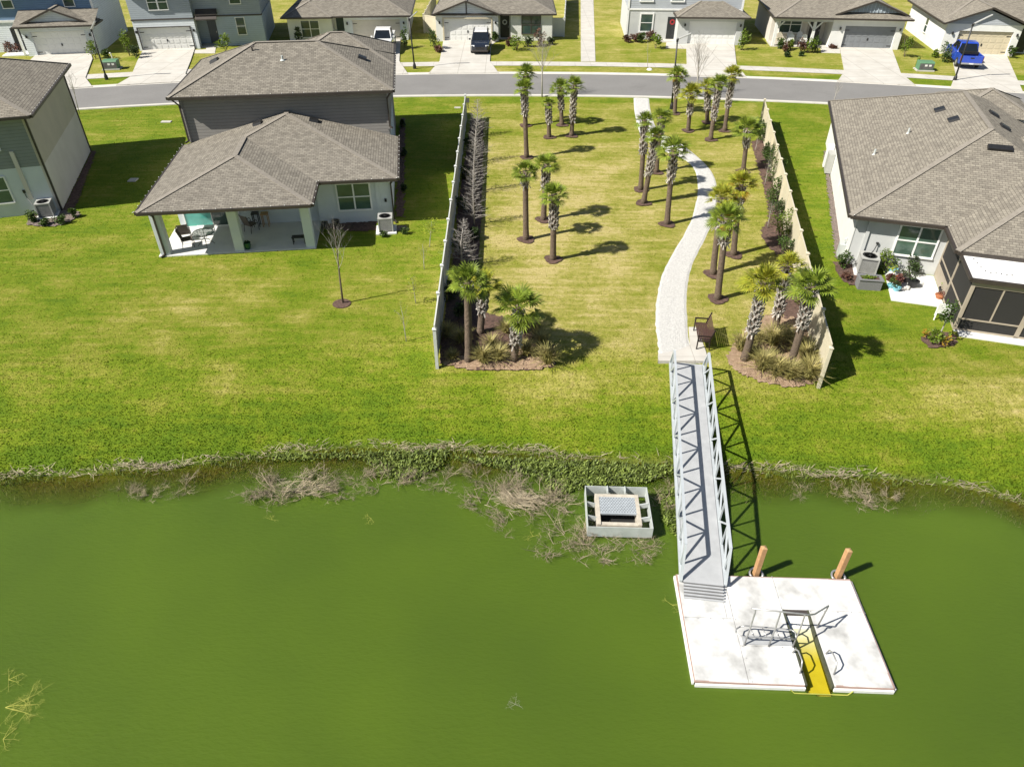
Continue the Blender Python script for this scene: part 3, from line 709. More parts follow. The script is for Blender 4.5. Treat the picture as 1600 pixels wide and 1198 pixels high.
lights(h, [((-.09, -.1, 2.80), (P + .09, -.1, 2.80)), ((P + .1, 0, 2.80), (P + .1, d_, 2.80)), ((-.09, 0, 2.80), (-.09, L_, 2.80)), ((W_ + .09, d_, 2.80), (W_ + .09, L_, 2.80)), ((P, d_ - .1, 2.8), (W_, d_ - .1, 2.8)), ((ux0, uy0 - .1, uez + .05), (ux1, uy0 - .1, uez + .05)), ((ux1 + .1, uy0, uez + .05), (ux1 + .1, uy1, uez + .05))])
HB = h
# ---- left house
h = thing('house', 'sage and tan two storey house cut by the left edge, next to the shaded lawn', 'house', (-25.95, 38.59, 0), RAD(17), 'houses')
r = Roof().hip(-11.5, .45, -.5, 10.9, 5.5, .40)
r.build(h, M['shingle2'])
wall(h, [(-11, -.16, 0, 10.4, 2.68, 5.36)], 'siding_sage', 'upper_wall')
wall(h, [(-11, -.16, 0, 10.4, 0, 2.68)], 'stucco_cool', 'wall')
wall(h, [(-.16, 0, -.0, 10.4, 2.68, 5.36)], 'stucco_tan', 'side_wall')
wall(h, [(-.16, .0, -.0, 10.4, 0, 2.68)], 'stucco_cream', 'side_wall')
for y_ in (0, 10.4):
    q = MB(); q.box(-.03, .06, y_ - .06, y_ + .06, 0, 5.36); q.build('downspout', M['gutter'], h)
window(h, -4.0, -2.15, .85, 2.25, -.02, 2, 2, 'glass_green'); window(h, -3.1, -1.75, 3.75, 5.0, -.02, 1, 2, 'glass')
q = MB(); q.box(-1.35, -1.15, -.08, .01, .9, 3.6); q.build('line_cover', M['stucco_cream'], h)
q = MB(); q.box(-1.52, -1.4, -.06, .01, 1.28, 1.45); q.tube([(-1.46, -.05, 1.3), (-1.42, -.1, 1.0), (-1.15, -.5, .75)], .02, 5); q.build('outlet_box', M['black'], h)
lights(h, [((.53, -.5, 5.56), (.53, 10.9, 5.56))], .5)
# ---- right house with the screened porch
h = thing('house', 'single storey house on the right with a hip roof and white roofed screen porch', 'house', (16.208, 31.855, 0), RAD(-16.8), 'houses')
Q, dd, Lc, k, ez, Wd = 4.198, 2.598, 19.606, .434, 2.758, 12.62
hh = Wd / 2
QW = 10.5                                      # width of the porch wing
A_, B_, C_, D_, E_, F_ = (0, 0, ez), (Q, 0, ez), (Q, -dd, ez), (Q + QW, -dd, ez), (Q + QW, Lc, ez), (0, Lc, ez)
r = Roof()
xe = Q + QW; X2 = 2 * hh
# main hip; the porch wing has its own hip roof merging behind the valley
pk, pe = (hh, hh, ez + k * hh), (hh, Lc - hh, ez + k * hh)
r.pl(F_, A_, pk, pe).pl(A_, (Wd, 0, ez), pk).pl((Wd, 0, ez), (Wd, Lc, ez), pe, pk).pl((Wd, Lc, ez), F_, pe)
r.cap((A_, pk), (pk, pe), (F_, pe))
wh = QW / 2; wp, wq = (Q + wh, -dd + wh, ez + k * wh - .02), (Q + wh, 9, ez + k * wh - .02)
r.pl(C_, D_, wp).pl((Q, 6, ez - .02), (C_[0], C_[1], ez - .02), wp, wq).pl((D_[0], D_[1], ez - .02), (D_[0], 9, ez - .02), wq, wp)
r.cap((C_, wp))
r.hip(6.1, 10.9, 13.8, 18.6, 4.05, .434, False); wall(h, [(6.3, 10.7, 14.0, 18.4, 2.6, 4.04)], 'stucco_gray', 'upper_wall')
r.eave([A_, B_, C_, D_, (D_[0], Lc, ez), F_])
V3 = []
for (x, y, rz) in [(4.9, 11.3, -90), (5.2, 9.1, -90)]: V3.append(((x, y, ez + k * x - .02), RAD(rz), k))
for (x, y, rz) in [(7.5, 10.9, 90), (7.6, 8.7, 90)]: V3.append(((x, y, ez + k * (Wd - x) - .02), RAD(rz), k))
ro = r.build(h, M['shingle2'], V3)
q = MB(); q.box(-.55, .55, -.16, .16, 0, .14); o = q.build('roof_vent', M['black'], ro); o.location = (6.6, 5.0, ez + k * 5.0 + .0); o.rotation_euler = (math.atan(k), 0, 0)
for (x, y) in [(1.5, 7.2), (3.2, 9.0)]:
    q = MB(); q.lathe([(.12, 0), (.06, .06), (.05, .3)], 8, (x, y, ez + k * x - .03)); q.build('vent_pipe', M['galv'], ro)
wall(h, [(.45, 4.62, .45, Lc - .4, 0, 2.6), (4.62, 14.2, 2.2, Lc - .4, 0, 2.6)], 'stucco_gray', 'wall')
wall(h, [(.40, .446, .42, Lc - .4, 0, 2.6)], 'stucco_white', 'side_wall')
window(h, 2.44, 4.15, .92, 2.38, .43, 2, 2, 'glass_green', 'vinyl', .08)
q = MB(); q.box(.95, 1.12, .36, .46, .2, 2.6); q.build('line_cover', M['stucco_gray'], h)
q = MB(); q.lathe([(.07, -.03), (.07, .03)], 10, (1.62, .38, 1.35)); q.tube([(1.62, .36, 1.3), (1.55, .3, 1.0), (1.4, .1, .85)], .02, 5); q.build('outlet_box', M['black'], h)
# screen porch under the main roof and its white roofed extension
fr = MB(); x = 4.62
for y0, y1 in ((.42, -2.05), (-2.05, -4.62)):
    fr.box(x - .05, x + .05, y0 - .06, y0 + .06, .06, 2.45 if y0 < 0 else 2.6); fr.box(x - .05, x + .05, y1, y0, .06, .7 if y0 > 0 else .12); fr.box(x - .05, x + .05, y1, y0, 2.32, 2.44)
    fr.box(x - .04, x + .04, y1, y0, 1.0, 1.06)
fr.box(x - .06, x + .06, -4.72, -4.58, .06, 2.4)
for xx in (7.0, 9.4, 11.8): fr.box(xx - .09, xx + .09, -4.70, -4.60, .06, 2.3)
fr.box(x, 14.2, -4.70, -4.60, 2.2, 2.4); fr.box(x, 14.2, -4.70, -4.60, .06, .14); fr.box(x, 14.2, -4.69, -4.61, .60, .66)
for xx in (5.8, 8.2, 10.6): fr.box(xx - .03, xx + .03, -4.68, -4.62, .62, 2.2)
fr.build('porch_frame', M['porch_tan'], h)
sc = MB(); sc.box(x - .008, x + .008, -4.58, .36, .12, 2.32); sc.box(x + .1, 14.2, -4.656, -4.644, .1, 2.2); sc.build('porch_screen', M['screen'], h)
rp = MB(); rp.yprism([(4.45, 2.62), (14.4, 2.62), (14.4, 2.68), (4.45, 2.68)], -4.75, -2.2)
rr = rp.build('porch_roof', M['trim'], h); rr.rotation_euler = (RAD(1.2), 0, 0)
for i, (dx, dy) in enumerate([(.35, -2.9), (.42, -3.25), (.5, -3.6), (.62, -3.9)] + [(.8 + i * .2, -3.98) for i in range(5)] + [(2.1 + i * .2, -3.95) for i in range(3)] + [(3.2 + .2 * i, -3.92) for i in range(4)]):
    q = MB(); q.lathe([(.03, 0), (.03, .02)], 6, (4.45 + dx, dy, 2.68)); q.build('roof_screw', M['black'], rr)
q = MB(); q.box(4.4, 14.4, -4.85, -4.72, 2.44, 2.6); q.box(4.32, 4.42, -4.85, -2.2, 2.5, 2.64); q.build('gutter', M['gutter'], h)
q = MB(); q.box(4.6, 14.2, -4.75, 2.2, -.12, .06); q.box(4.75, 14.2, -5.15, -4.75, -.12, .05); q.build('porch_slab', M['patio'], h)
q = MB(); q.box(5.4, 7.6, -1.3, -.5, .06, .5); q.box(5.4, 7.6, -.55, -.4, .5, .95); q.box(8.4, 10.0, -3.4, -2.6, .06, .45); q.build('porch_sofa', M['trim_dark'], h)
q = MB(); q.box(2.3, 4.55, -2.75, .3, -.12, .045); q.build('patio_slab', M['patio'], h)
q = MB(); q.box(.02, .38, 12.9, 13.8, .1, 1.3); q.build('service_box', M['steel'], h)
q = MB(); q.box(-.05, .36, 14.0, 14.4, .1, 1.5); q.build('service_box', M['white'], h)
for y_ in (12.2, 8.2):
    q = MB(); q.tube([(.36, y_, 1.1), (.36, y_, 2.4)], .03, 6); q.build('conduit', M['trim'], h)
q = MB(); q.box(.1, .40, 1.0, 1.45, .1, .75); q.tube([(.3, 1.2, .7), (.3, 1.2, 1.0), (.38, 1.2, 1.05)], .04, 6); q.build('meter_box', M['galv'], h)
lights(h, [((Q + .1, -.1, 2.84), (0, -.1, 2.84))], 1.1)
HC = h

# ---- houses across the street
def front_wall(root, m, x0, x1, g0, g1, gh, z1, depth, setb=.28):
    wall(root, [(x0, g0, 0, setb, 0, z1), (g1, x1, 0, setb, 0, z1), (g0, g1, 0, setb, gh, z1), (x0, x1, setb, depth, 0, z1)], m)
def pediment(root, r, x0, x1, y0, z, k, m, inset=.9, up=.42, back=3, battens=None):
    # triangular gable face standing above a strip of roof
    xm = (x0 + x1) / 2; zr = z + up * .55 + k * ((x1 - x0) / 2 - inset)
    b = MB(); b.yprism([(x0 + inset, z + up * .55), (x1 - inset, z + up * .55), (xm, zr)], y0 + .75, y0 + 1.1)
    if battens:
        n = int((x1 - x0 - 2 * inset) / .35)
        for i in range(1, n):
            x = x0 + inset + i * .35; zt = zr - k * abs(x - xm); b.box(x - .03, x + .03, y0 + .70, y0 + .76, z + up * .55, zt, 1)
    b.build('gable', [M[m], M[battens or m]], root)
    r.gable_y(x0 + inset - .55, x1 - inset + .55, y0 + .45, y0 + back + 3, z + up * .55 - k * .55 + .02, k, .12, False)
OCC = 'houses across the street'
GH = 'houses'
# blue two storey
h = thing('house', 'blue sided two storey house with a white garage door under a gable, far left', 'house', (-46.9, 75.55, 0), RAD(9.9), GH)
front_wall(h, 'siding_pale', -.8, 5.8, 0, 4.95, 2.15, 2.66, 2.3)
wall(h, [(-9, 5.7, 2.3, 11, 2.8, 5.8)], 'siding_blue', 'upper_wall'); wall(h, [(-9, 5.7, 2.3, 11, 0, 2.8)], 'siding_pale'); wall(h, [(5.7, 5.78, 2.28, 11, 0, 5.8)], 'siding_pale', 'side_wall')
r = Roof(); z = 2.72
r.pl((-1.2, -.5, z), (6.2, -.5, z), (6.2, 2.28, z + 1.0), (-1.2, 2.28, z + 1.0)); r.eave([(-1.2, -.5, z), (6.2, -.5, z), (6.2, 2.2, z), (-1.2, 2.2, z)])
pediment(h, r, -1.2, 6.2, -.5, z, .40, 'siding_pale', .75, .35, .0)
r.hip(-9.5, 6.2, 1.8, 11.5, 5.8, .45); r.build(h, M['shingle'])
garage(h, 0, 4.95, 2.12, .2); sconce(h, -.4, 0, 1.75); sconce(h, 5.4, 0, 1.75)
for x0 in (-5.6, -2.4, 3.2): window(h, x0, x0 + .9, 3.95, 5.3, 2.28, 1, 2)
q = MB(); q.box(-9, 5.72, 2.22, 2.3, 2.68, 2.88); q.build('band_trim', M['trim'], h); q = MB(); q.box(5.6, 5.80, 2.2, 2.28, 0, 5.8); q.build('corner_trim', M['trim'], h)
door(h, -2.6, -1.7, 2.05, 2.28, 'door_black'); q = MB(); q.box(-1.5, 1.5, .35, .4, 0, 0.02); q = MB(); q.box(-3.4, -.8, .3, 2.3, -.1, .1); q.box(-1.35, -1.15, .25, .45, .1, 2.7); q.build('porch', M['trim'], h)
# ice grey two storey
h = thing('house', 'pale grey two storey house with black hinged white garage door and dark awning', 'house', (-37.33, 77.7, 0), RAD(9.7), GH)
front_wall(h, 'siding_pale', -.35, 5.5, 0, 4.95, 2.08, 2.76, .9)
wall(h, [(-.35, 5.5, .02, 10, 2.86, 5.8), (5.5, 12.0, .92, 10, 2.86, 5.8)], 'siding_greyblue', 'upper_wall')
wall(h, [(-.35, 12.0, 2.1, 10, 0, 2.76), (7.4, 12.0, .9, 2.1, 0, 2.76)], 'siding_ice')
q = MB(); q.box(-.4, 5.55, -.05, .9, 2.76, 2.87); q.box(5.5, 12.04, .85, 1.5, 2.76, 2.87); q.build('band_trim', M['trim_dark'], h)
q = MB(); q.box(-.1, 5.05, -.04, .02, 2.08, 2.16); q.box(-.1, .0, -.04, .02, 0, 2.08); q.box(4.95, 5.05, -.04, .02, 0, 2.08); q.build('door_casing', M['trim_dark'], h)
garage(h, 0, 4.95, 2.05, .2); sconce(h, -.2, 0, 1.75); sconce(h, 5.28, 0, 1.75)
window(h, 1.6, 2.42, 3.7, 5.0, .0, 1, 2); window(h, 2.56, 3.38, 3.7, 5.0, .0, 1, 2); window(h, 9.4, 10.2, 1.05, 2.6, .88, 1, 2, 'glass', 'vinyl'); window(h, 9.2, 10.2, 3.9, 5.2, .90, 1, 2)
q = MB(); q.yprism([(5.7, 3.05), (7.75, 3.05), (7.75, 3.12), (5.7, 3.12)], .0, .9); q.xprism([(-.25, 2.75), (.9, 3.5), (.9, 3.4), (-.25, 2.65)], 5.7, 7.75); q.build('awning', M['trim_dark'], h)
door(h, 6.3, 7.15, 2.1, 2.08, 'door_slate'); q = MB(); q.box(5.5, 7.4, .3, 2.1, -.1, .1); q.build('porch', M['concrete'], h)
Roof().hip(-.8, 12.5, -.45, 10.5, 5.85, .42).build(h, M['shingle'])
# one storey, left of centre
h = thing('house', 'white single storey house with teal door and a cream garage door behind a white pickup', 'house', (-16.92, 82.33, 0), RAD(3.6), GH)
front_wall(h, 'stucco_cool', -.75, 5.85, .1, 5.1, 2.0, 2.32, 11)
wall(h, [(-6.6, -2.0, 0, 2, 0, 2.32), (-2.0, -.75, 1.1, 2, 0, 2.32)], 'stucco_white')
r = Roof().hip(-6.95, 6.3, -.45, 11.5, 2.44, .42); r.hip(-6.98, -1.9, -.75, 6, 2.43, .42); r.build(h, M['shingle'])
garage(h, .1, 5.1, 1.97, .2, 'door_cream'); sconce(h, -.4, 0, 1.65); sconce(h, 5.5, 0, 1.65)
window(h, -5.2, -3.4, .42, 1.98, -.02, 2, 2, 'glass', 'vinyl', .09); door(h, -1.7, -.8, 2.05, 1.08, 'door_green')
# gable single storey in the middle
h = thing('house', 'grey single storey house with a half timbered white gable over its garage', 'house', (-7.14, 82.03, 0), 0, GH)
front_wall(h, 'stucco_white', -.85, 5.7, 0, 4.95, 2.18, 2.6, 11)
wall(h, [(7.0, 11.35, .3, 2, 0, 2.55), (5.7, 7.0, 1.3, 2, 0, 2.55)], 'stucco_white'); wall(h, [(11.36, 11.4, .3, 11, 0, 2.55)], 'stucco_gray', 'side_wall')
r = Roof().hip(-1.0, 11.7, .0, 11.5, 2.63, .40); r.gable_y(-1.1, 5.9, -.45, 5, 2.67, .36); r.build(h, M['shingle'])
b = MB(); b.yprism([(-.85, 2.6), (5.65, 2.6), (2.4, 3.78)], -.05, .2); b.build('gable', M['siding_pale'], h)
b = MB(); b.box(2.34, 2.46, -.1, .0, 2.62, 3.7); b.box(-.85, 5.65, -.1, .0, 2.56, 2.68); b.build('gable_trim', M['trim_dark'], h)
b = MB(); b.box(-.14, 5.09, -.05, .02, 2.18, 2.3); b.box(-.14, -.0, -.05, .02, 0, 2.18); b.box(4.95, 5.09, -.05, .02, 0, 2.18); b.build('door_casing', M['door_tan'], h)
garage(h, 0, 4.95, 2.15, .2, 'door_white'); sconce(h, -.45, 0, 1.8); sconce(h, 5.4, 0, 1.8)
window(h, 8.2, 10.1, .7, 2.35, .28, 2, 2, 'glass', 'trim_dark', .07); d = door(h, 5.9, 6.85, 2.1, 1.28, 'door_black')
b = MB()
for i in range(12):
    a_ = i * math.pi / 6; b.cbox((6.37 + .2 * math.cos(a_), 1.22, 1.62 + .2 * math.sin(a_)), (.1, .05, .1), 0)
b.build('wreath', M['label_white'], d)
# two storey grey with hip garage
h = thing('house', 'light grey two storey house with a hip roofed garage and red wreath', 'house', (18.28, 80.54, 0), RAD(-3.4), GH)
front_wall(h, 'stucco_gray', -1.15, 5.5, 0, 4.85, 2.2, 2.62, 2.1)
wall(h, [(-6.25, 5.58, 2.05, 11, 0, 2.86)], 'stucco_gray'); wall(h, [(-6.25, 5.58, 2.05, 11, 2.98, 5.8)], 'siding_gray', 'upper_wall')
q = MB(); q.box(-6.3, 5.62, 1.98, 2.2, 2.84, 3.0); q.box(-6.3, -6.1, 1.98, 2.06, 0, 5.8); q.box(5.45, 5.62, 1.98, 2.06, 2.98, 5.8); q.build('band_trim', M['trim'], h)
r = Roof().hip(-1.4, 5.95, -.45, 5.0, 2.68, .42); r.hip(-6.7, 6.0, 1.6, 11.5, 5.8, .42); r.build(h, M['shingle'])
garage(h, 0, 4.85, 2.17, .2, 'door_white', False); sconce(h, -.45, 0, 1.85); sconce(h, 5.2, 0, 1.85)
window(h, -4.8, -3.6, .85, 2.45, 2.03, 1, 2, 'glass', 'trim', .14)
for x0 in (-5.0, -1.8): window(h, x0, x0 + 1.2, 3.75, 5.2, 2.03, 1, 2, 'glass', 'trim', .14)
d = door(h, -2.0, -1.0, 2.1, 2.03, 'door_black'); b = MB()
for i in range(12):
    a_ = i * math.pi / 6; b.cbox((-1.5 + .2 * math.cos(a_), 1.97, 1.75 + .2 * math.sin(a_)), (.11, .05, .11), 0)
b.build('wreath', M['red'], d)
q = MB(); q.box(-2.6, -1.15, .8, 2.05, -.1, .1); q.build('porch', M['concrete'], h)
# porch house with batten gable
h = thing('house', 'white single storey house with grey garage door, corner porch and batten gable', 'house', (33.71, 78.82, 0), RAD(-6.45), GH)
front_wall(h, 'stucco_white', -1.3, 5.6, 0, 4.95, 2.1, 2.7, 11)
wall(h, [(-6.9, -3.2, 2.1, 11, 0, 2.7), (-3.2, -1.3, 2.6, 11, 0, 2.7)], 'stucco_cream'); wall(h, [(-7.0, -1.3, .02, .3, 2.4, 2.72)], 'stucco_gray', 'porch_beam')
for xx in (-6.9, -3.15):
    q = MB(); q.box(xx, xx + .26, .03, .29, .1, 2.4); q.bar((xx + .26, .16, 1.75), (xx + .85, .16, 2.38), .12, .12, 0, (0, 1, 0)); q.build('porch_post', M['trim'], h)
q = MB(); q.bar((-3.15, .16, 1.75), (-3.75, .16, 2.38), .12, .12, 0, (0, 1, 0)); q.build('porch_brace', M['trim'], h)
q = MB(); q.box(-7.0, -1.3, .0, 2.6, -.1, .1); q.build('porch', M['concrete'], h)
r = Roof().hip(-7.2, 6.15, -.45, 11.5, 2.86, .42)
pediment(h, r, -1.1, 5.7, -.45, 2.86, .36, 'siding_greyblue', .35, .8, .2, 'siding_ice'); r.build(h, M['shingle2'])
garage(h, 0, 4.95, 2.07, .2, 'door_gray'); sconce(h, -.5, 0, 1.85); sconce(h, 5.3, 0, 1.85)
window(h, -6.0, -3.9, 1.0, 2.5, 2.08, 2, 2, 'glass', 'vinyl', .1); door(h, -2.85, -1.75, 2.15, 2.58, 'door_black')
# right gable house
h = thing('house', 'white gabled house with tan garage door behind the blue pickup', 'house', (43.93, 76.35, 0), RAD(-9.3), GH)
front_wall(h, 'stucco_white', -1.3, 5.6, 0, 4.95, 2.15, 2.75, 12)
wall(h, [(5.6, 12, 1.5, 12, 0, 2.75)], 'stucco_white')
r = Roof().gable_y(-1.75, 6.05, -.5, 6, 2.88, .37); r.hip(-1.7, 12.5, .6, 12.5, 2.84, .42); r.build(h, M['shingle2'])
b = MB(); b.yprism([(-1.3, 2.75), (5.6, 2.75), (2.15, 4.02)], -.03, .25); b.build('gable', M['siding_gray'], h)
garage(h, 0, 4.95, 2.12, .2, 'door_tan'); sconce(h, -.6, 0, 1.9); sconce(h, 5.3, 0, 1.9)
door(h, 6.2, 7.1, 2.1, 1.48, 'door_black')
window(h, 0, .8, .9, 2.2, 0, 1, 2, rz=RAD(-90), loc=(-1.32, 6, 0))
# ------------------------------------------------------------------ plants
def crown_mesh(seed, n=24, droop=1.0):
    rng = random.Random(seed); b = MB()
    for i in range(n):
        az = i * 2.39996 + rng.uniform(-.35, .35); f = i / (n - 1)
        el = RAD(80 - 104 * f ** .8 * droop + rng.uniform(-12, 12))
        D = Vector((math.cos(az) * math.cos(el), math.sin(az) * math.cos(el), math.sin(el)))
        S = D.cross(Vector((0, 0, 1)))
        S = S.normalized() if S.length > .05 else Vector((1, 0, 0))
        U = S.cross(D).normalized()
        if U.z < 0: U = -U
        pet = (.40 + .22 * rng.random()) * (.8 + .3 * f); bl = (.46 + .14 * rng.random())
        base = Vector((0, 0, -.02)) + Vector((D.x, D.y, 0)) * .05
        tip = base + D * pet
        b.bar(base, tip, .03, .016)
        m = 15; roll = rng.uniform(-.35, .35); Sr = (S * math.cos(roll) + U * math.sin(roll))
        for j in range(m):
            a = RAD(-96 + 192 * j / (m - 1)); L = bl * (.66 + .40 * math.cos(a * .75)) * rng.uniform(.88, 1.1)
            d1 = (D * math.cos(a) + Sr * math.sin(a)); fold = U * (.22 * abs(math.sin(a)))
            p0 = tip + D * .02; p1 = p0 + (d1 + fold).normalized() * L * .62
            d2 = (d1 + fold * .2 - Vector((0, 0, .38 + .3 * abs(a) / 2))).normalized(); p2 = p1 + d2 * L * .40
            w = Sr * math.cos(a) - D * math.sin(a); ww = .030
            b.add([p0 - w * .007, p0 + w * .007, p1 + w * ww, p1 - w * ww, p2], [(0, 1, 2, 3), (3, 2, 4)])
    return b
CROWN = []
for sd in range(4):
    o = crown_mesh(sd, 27 + 3 * (sd % 2)).build('crown', M['palm']); CROWN.append(o.data); bpy.data.objects.remove(o)
CROWN_Y = [c.copy() for c in CROWN[:2]]
for c in CROWN_Y: c.materials.clear(); c.materials.append(M['palm_y'])
o = crown_mesh(11, 9, 1.4).build('dying_frond', M['palm_o']); FROND_O = o.data; bpy.data.objects.remove(o)
PG = 'cabbage palms of the park'
PALMS = [  # crown px, base px, crown width px, boot share, yellow, label
 ((819, 134), (823, 247), 30, .36, 0, 'tall palm with its crown against the road, in front of a half hidden one'),
 ((822, 112), (821, 197), 32, .2, 0, 'palm hidden behind the tall front palm, its crown peeking out above it'),
 ((857, 158), (858, 215), 20, .55, 0, 'smallest and shortest palm, with a narrow crown, by the road'),
 ((876, 134), (878, 196), 30, .6, 0, 'slim palm just left of a taller palm with white boots near the road'),
 ((898, 130), (893, 213), 30, .7, 0, 'palm with pale criss-cross boots right of its slim neighbour by the road'),
 ((821, 264), (822, 375), 38, .2, 0, 'smooth trunked palm in mid lawn, leftmost of the cluster of three'),
 ((854, 252), (849, 344), 38, .42, 0, 'palm at the back of the three palm cluster in mid lawn'),
 ((866, 299), (864, 406), 40, .5, 0, 'palm nearest the pond in the three palm cluster in mid lawn'),
 ((1008, 184), (1001, 297), 30, .45, 0, 'palm left of the path with shaggy dark boots, leftmost of the close trio'),
 ((1025, 207), (1005, 318), 30, .55, 2, 'leaning palm with long white boots and an orange frond left of the path'),
 ((1035, 179), (1025, 270), 32, .3, 0, 'palm at the back of the close trio left of the path'),
 ((1054, 230), (1042, 351), 46, .38, 0, 'palm with spreading crown hanging over the curve of the path'),
 ((1059, 115), (1054, 178), 30, .5, 2, 'palm standing right beside the black street lamp at the road'),
 ((1080, 143), (1075, 205), 34, .5, 1, 'palm in a round mulch ring between the lamp and the roadside group'),
 ((1106, 134), (1105, 192), 30, .6, 1, 'farthest palm of the roadside group on the right'),
 ((1125, 127), (1110, 219), 30, .6, 0, 'leaning palm nearest the pond in the roadside group, with white boots'),
 ((1146, 114), (1132, 205), 32, .55, 1, 'rightmost and tallest leaning palm of the roadside group'),
 ((1169, 197), (1161, 268), 40, .4, 0, 'palm standing alone beside the far end of the right fence bed'),
 ((1159, 283), (1146, 399), 44, .3, 3, 'palm with yellow and orange leaves beside the path'),
 ((1130, 304), (1114, 429), 44, .4, 1, 'palm behind and left of the front palm beside the path'),
 ((1137, 336), (1121, 468), 52, .3, 2, 'front palm beside the path, with one orange hanging frond'),
 ((1194, 435), (1163, 562), 62, .62, 1, 'leaning palm at the left of the straw bed by the right fence'),
 ((1233, 410), (1211, 514), 46, .75, 1, 'palm at the back of the straw bed by the right fence'),
 ((1270, 442), (1233, 574), 66, .45, 0, 'leaning palm whose crown hangs over the end of the right fence'),
 ((730, 436), (732, 564), 60, .1, 0, 'smooth trunked palm at the shaded end of the left fence'),
 ((757, 438), (750, 521), 46, .55, 1, 'palm half hidden behind the smooth trunked palm of the left bed'),
 ((811, 474), (803, 563), 74, .68, 0, 'short stout palm with a broad crown in the left straw bed'),
]
RINGS = MB()
def palm(i, cpx, bpx, wpx, boot, yel, label):
    rng = random.Random(100 + i)
    X, Y = G(*bpx); z0 = Zg(X, Y)
    cx, cz = V(cpx[0], cpx[1], Y); cz -= .12
    H_ = cz - z0
    t = thing('palm_tree', label, 'palm', (X, Y, z0), 0, PG)
    ly = rng.uniform(-.12, .12); pts = []; R = []
    K = 14
    for k in range(K + 1):
        s = k / K; pts.append(Vector(((cx - X) * s ** .92, ly * math.sin(s * 3), H_ * s - (.1 if k == 0 else 0)))); R.append((.155 if k else .20) * (1 - .12 * s) * rng.uniform(.97, 1.03))
    R[1] = .168
    m = MB(); m.tube(pts, R, 10); m.build('trunk', M['trunk'], t, smooth=True)
    if boot:
        q = MB(); ln = max(2, int(boot * H_ / .165))
        for k in range(ln):
            s = 1 - (.18 + k * .165) / H_
            if s < .05: break
            f = s * K; j = min(int(f), K - 1); c = pts[j].lerp(pts[j + 1], f - j)
            for a in range(5):
                if rng.random() < .06: continue
                an = a * 2 * math.pi / 5 + (k % 2) * math.pi / 5 + rng.uniform(-.12, .12); o = Vector((math.cos(an), math.sin(an), 0)); sd = Vector((-o.y, o.x, 0))
                for tw in (-1, 1):                # a boot splits into a V of two prongs
                    p0 = c + o * .15 - Vector((0, 0, .13)); p1 = c + o * (.215 + rng.uniform(0, .04)) + sd * tw * rng.uniform(.09, .13) + Vector((0, 0, .10))
                    q.bar(p0, p1, .062, .035, 0, o)
        # a frill of broken stubs at the lower edge
        s = max(.05, 1 - boot); f = s * K; j = min(int(f), K - 1); c = pts[j].lerp(pts[j + 1], f - j)
        for a in range(9):
            an = rng.uniform(0, 6.28); o = Vector((math.cos(an), math.sin(an), 0)); p0 = c + o * .12 + Vector((0, 0, .1)); q.bar(p0, c + o * rng.uniform(.22, .34) + Vector((0, 0, rng.uniform(-.22, .1))), .05, .02, 0, o)
        q.build('leaf_boots', M['boot'], t)
    cr = part('crown', (CROWN_Y[i % 2] if yel in (1, 3) else CROWN[i % 4]), t)
    sc = (wpx / 2) / pxm(X, Y, cz) / .93 * 1.12
    cr.location = pts[-1] + Vector((0, 0, -.05)); cr.scale = (sc, sc, sc * .95); cr.rotation_euler = (rng.uniform(-.08, .08), rng.uniform(-.08, .08), rng.uniform(0, 6.28))
    if yel in (2, 3):
        fo = part('dying_frond', FROND_O, t); fo.location = cr.location - Vector((0, 0, .08)); s2 = sc * (.62 if yel == 2 else .9); fo.scale = (s2, s2, s2); fo.rotation_euler = (0, 0, rng.uniform(0, 6))
    if i < 21:
        n = 22; r0 = .55
        for k in range(n):
            a0, a1 = 6.2832 * k / n, 6.2832 * (k + 1) / n
            w = lambda a: r0 * (1 + .12 * math.sin(3 * a + i) + .05 * math.sin(9 * a))
            RINGS.add([(X, Y, z0 + .07), (X + w(a0) * .85 * math.cos(a0), Y + w(a0) * .85 * math.sin(a0), z0 + .05), (X + w(a1) * .85 * math.cos(a1), Y + w(a1) * .85 * math.sin(a1), z0 + .05)], [(0, 1, 2)])
    return t
RING_C = []
for i, pm in enumerate(PALMS):
    palm(i, *pm)
    if i < 21: RING_C.append(G(*pm[1]))
RING_C.append(G(534, 475)); 
n = 22
for k in range(n):
    a0, a1 = 6.2832 * k / n, 6.2832 * (k + 1) / n; X, Y = RING_C[-1]
    RINGS.add([(X, Y, .05), (X + .42 * math.cos(a0), Y + .42 * math.sin(a0), .035), (X + .42 * math.cos(a1), Y + .42 * math.sin(a1), .035)], [(0, 1, 2)])
o = RINGS.build('mulch_rings', M['mulch']); o['kind'] = 'structure'

# ---- bare trees
def branchy(rng, b, p, d, L, r, lev, spread, n, gn=0, up=.2):
    pts = [p]; dd = d.copy(); k = 4; rr = [r]
    for i in range(k):
        dd = (dd + Vector((rng.uniform(-1, 1), rng.uniform(-1, 1), rng.uniform(-.5, 1) * .6 + up)) * .13).normalized(); pts.append(pts[-1] + dd * L / k); rr.append(r * (1 - .55 * (i + 1) / k))
    b.tube(pts, rr, 5 if lev > 1 else 3, cap=False)
    if lev <= 0: return
    for i in range(n):
        s = rng.uniform(.3, 1); f = s * k; j = min(int(f), k - 1); q = pts[j].lerp(pts[j + 1], f - j)
        az = rng.uniform(0, 6.28); o = Vector((math.cos(az), math.sin(az), rng.uniform(-.1, .5)))
        nd = (dd * (1 - spread) + o * spread).normalized()
        branchy(rng, b, q, nd, L * rng.uniform(.4, .62), r * .5, lev - 1, spread, n, up=up)
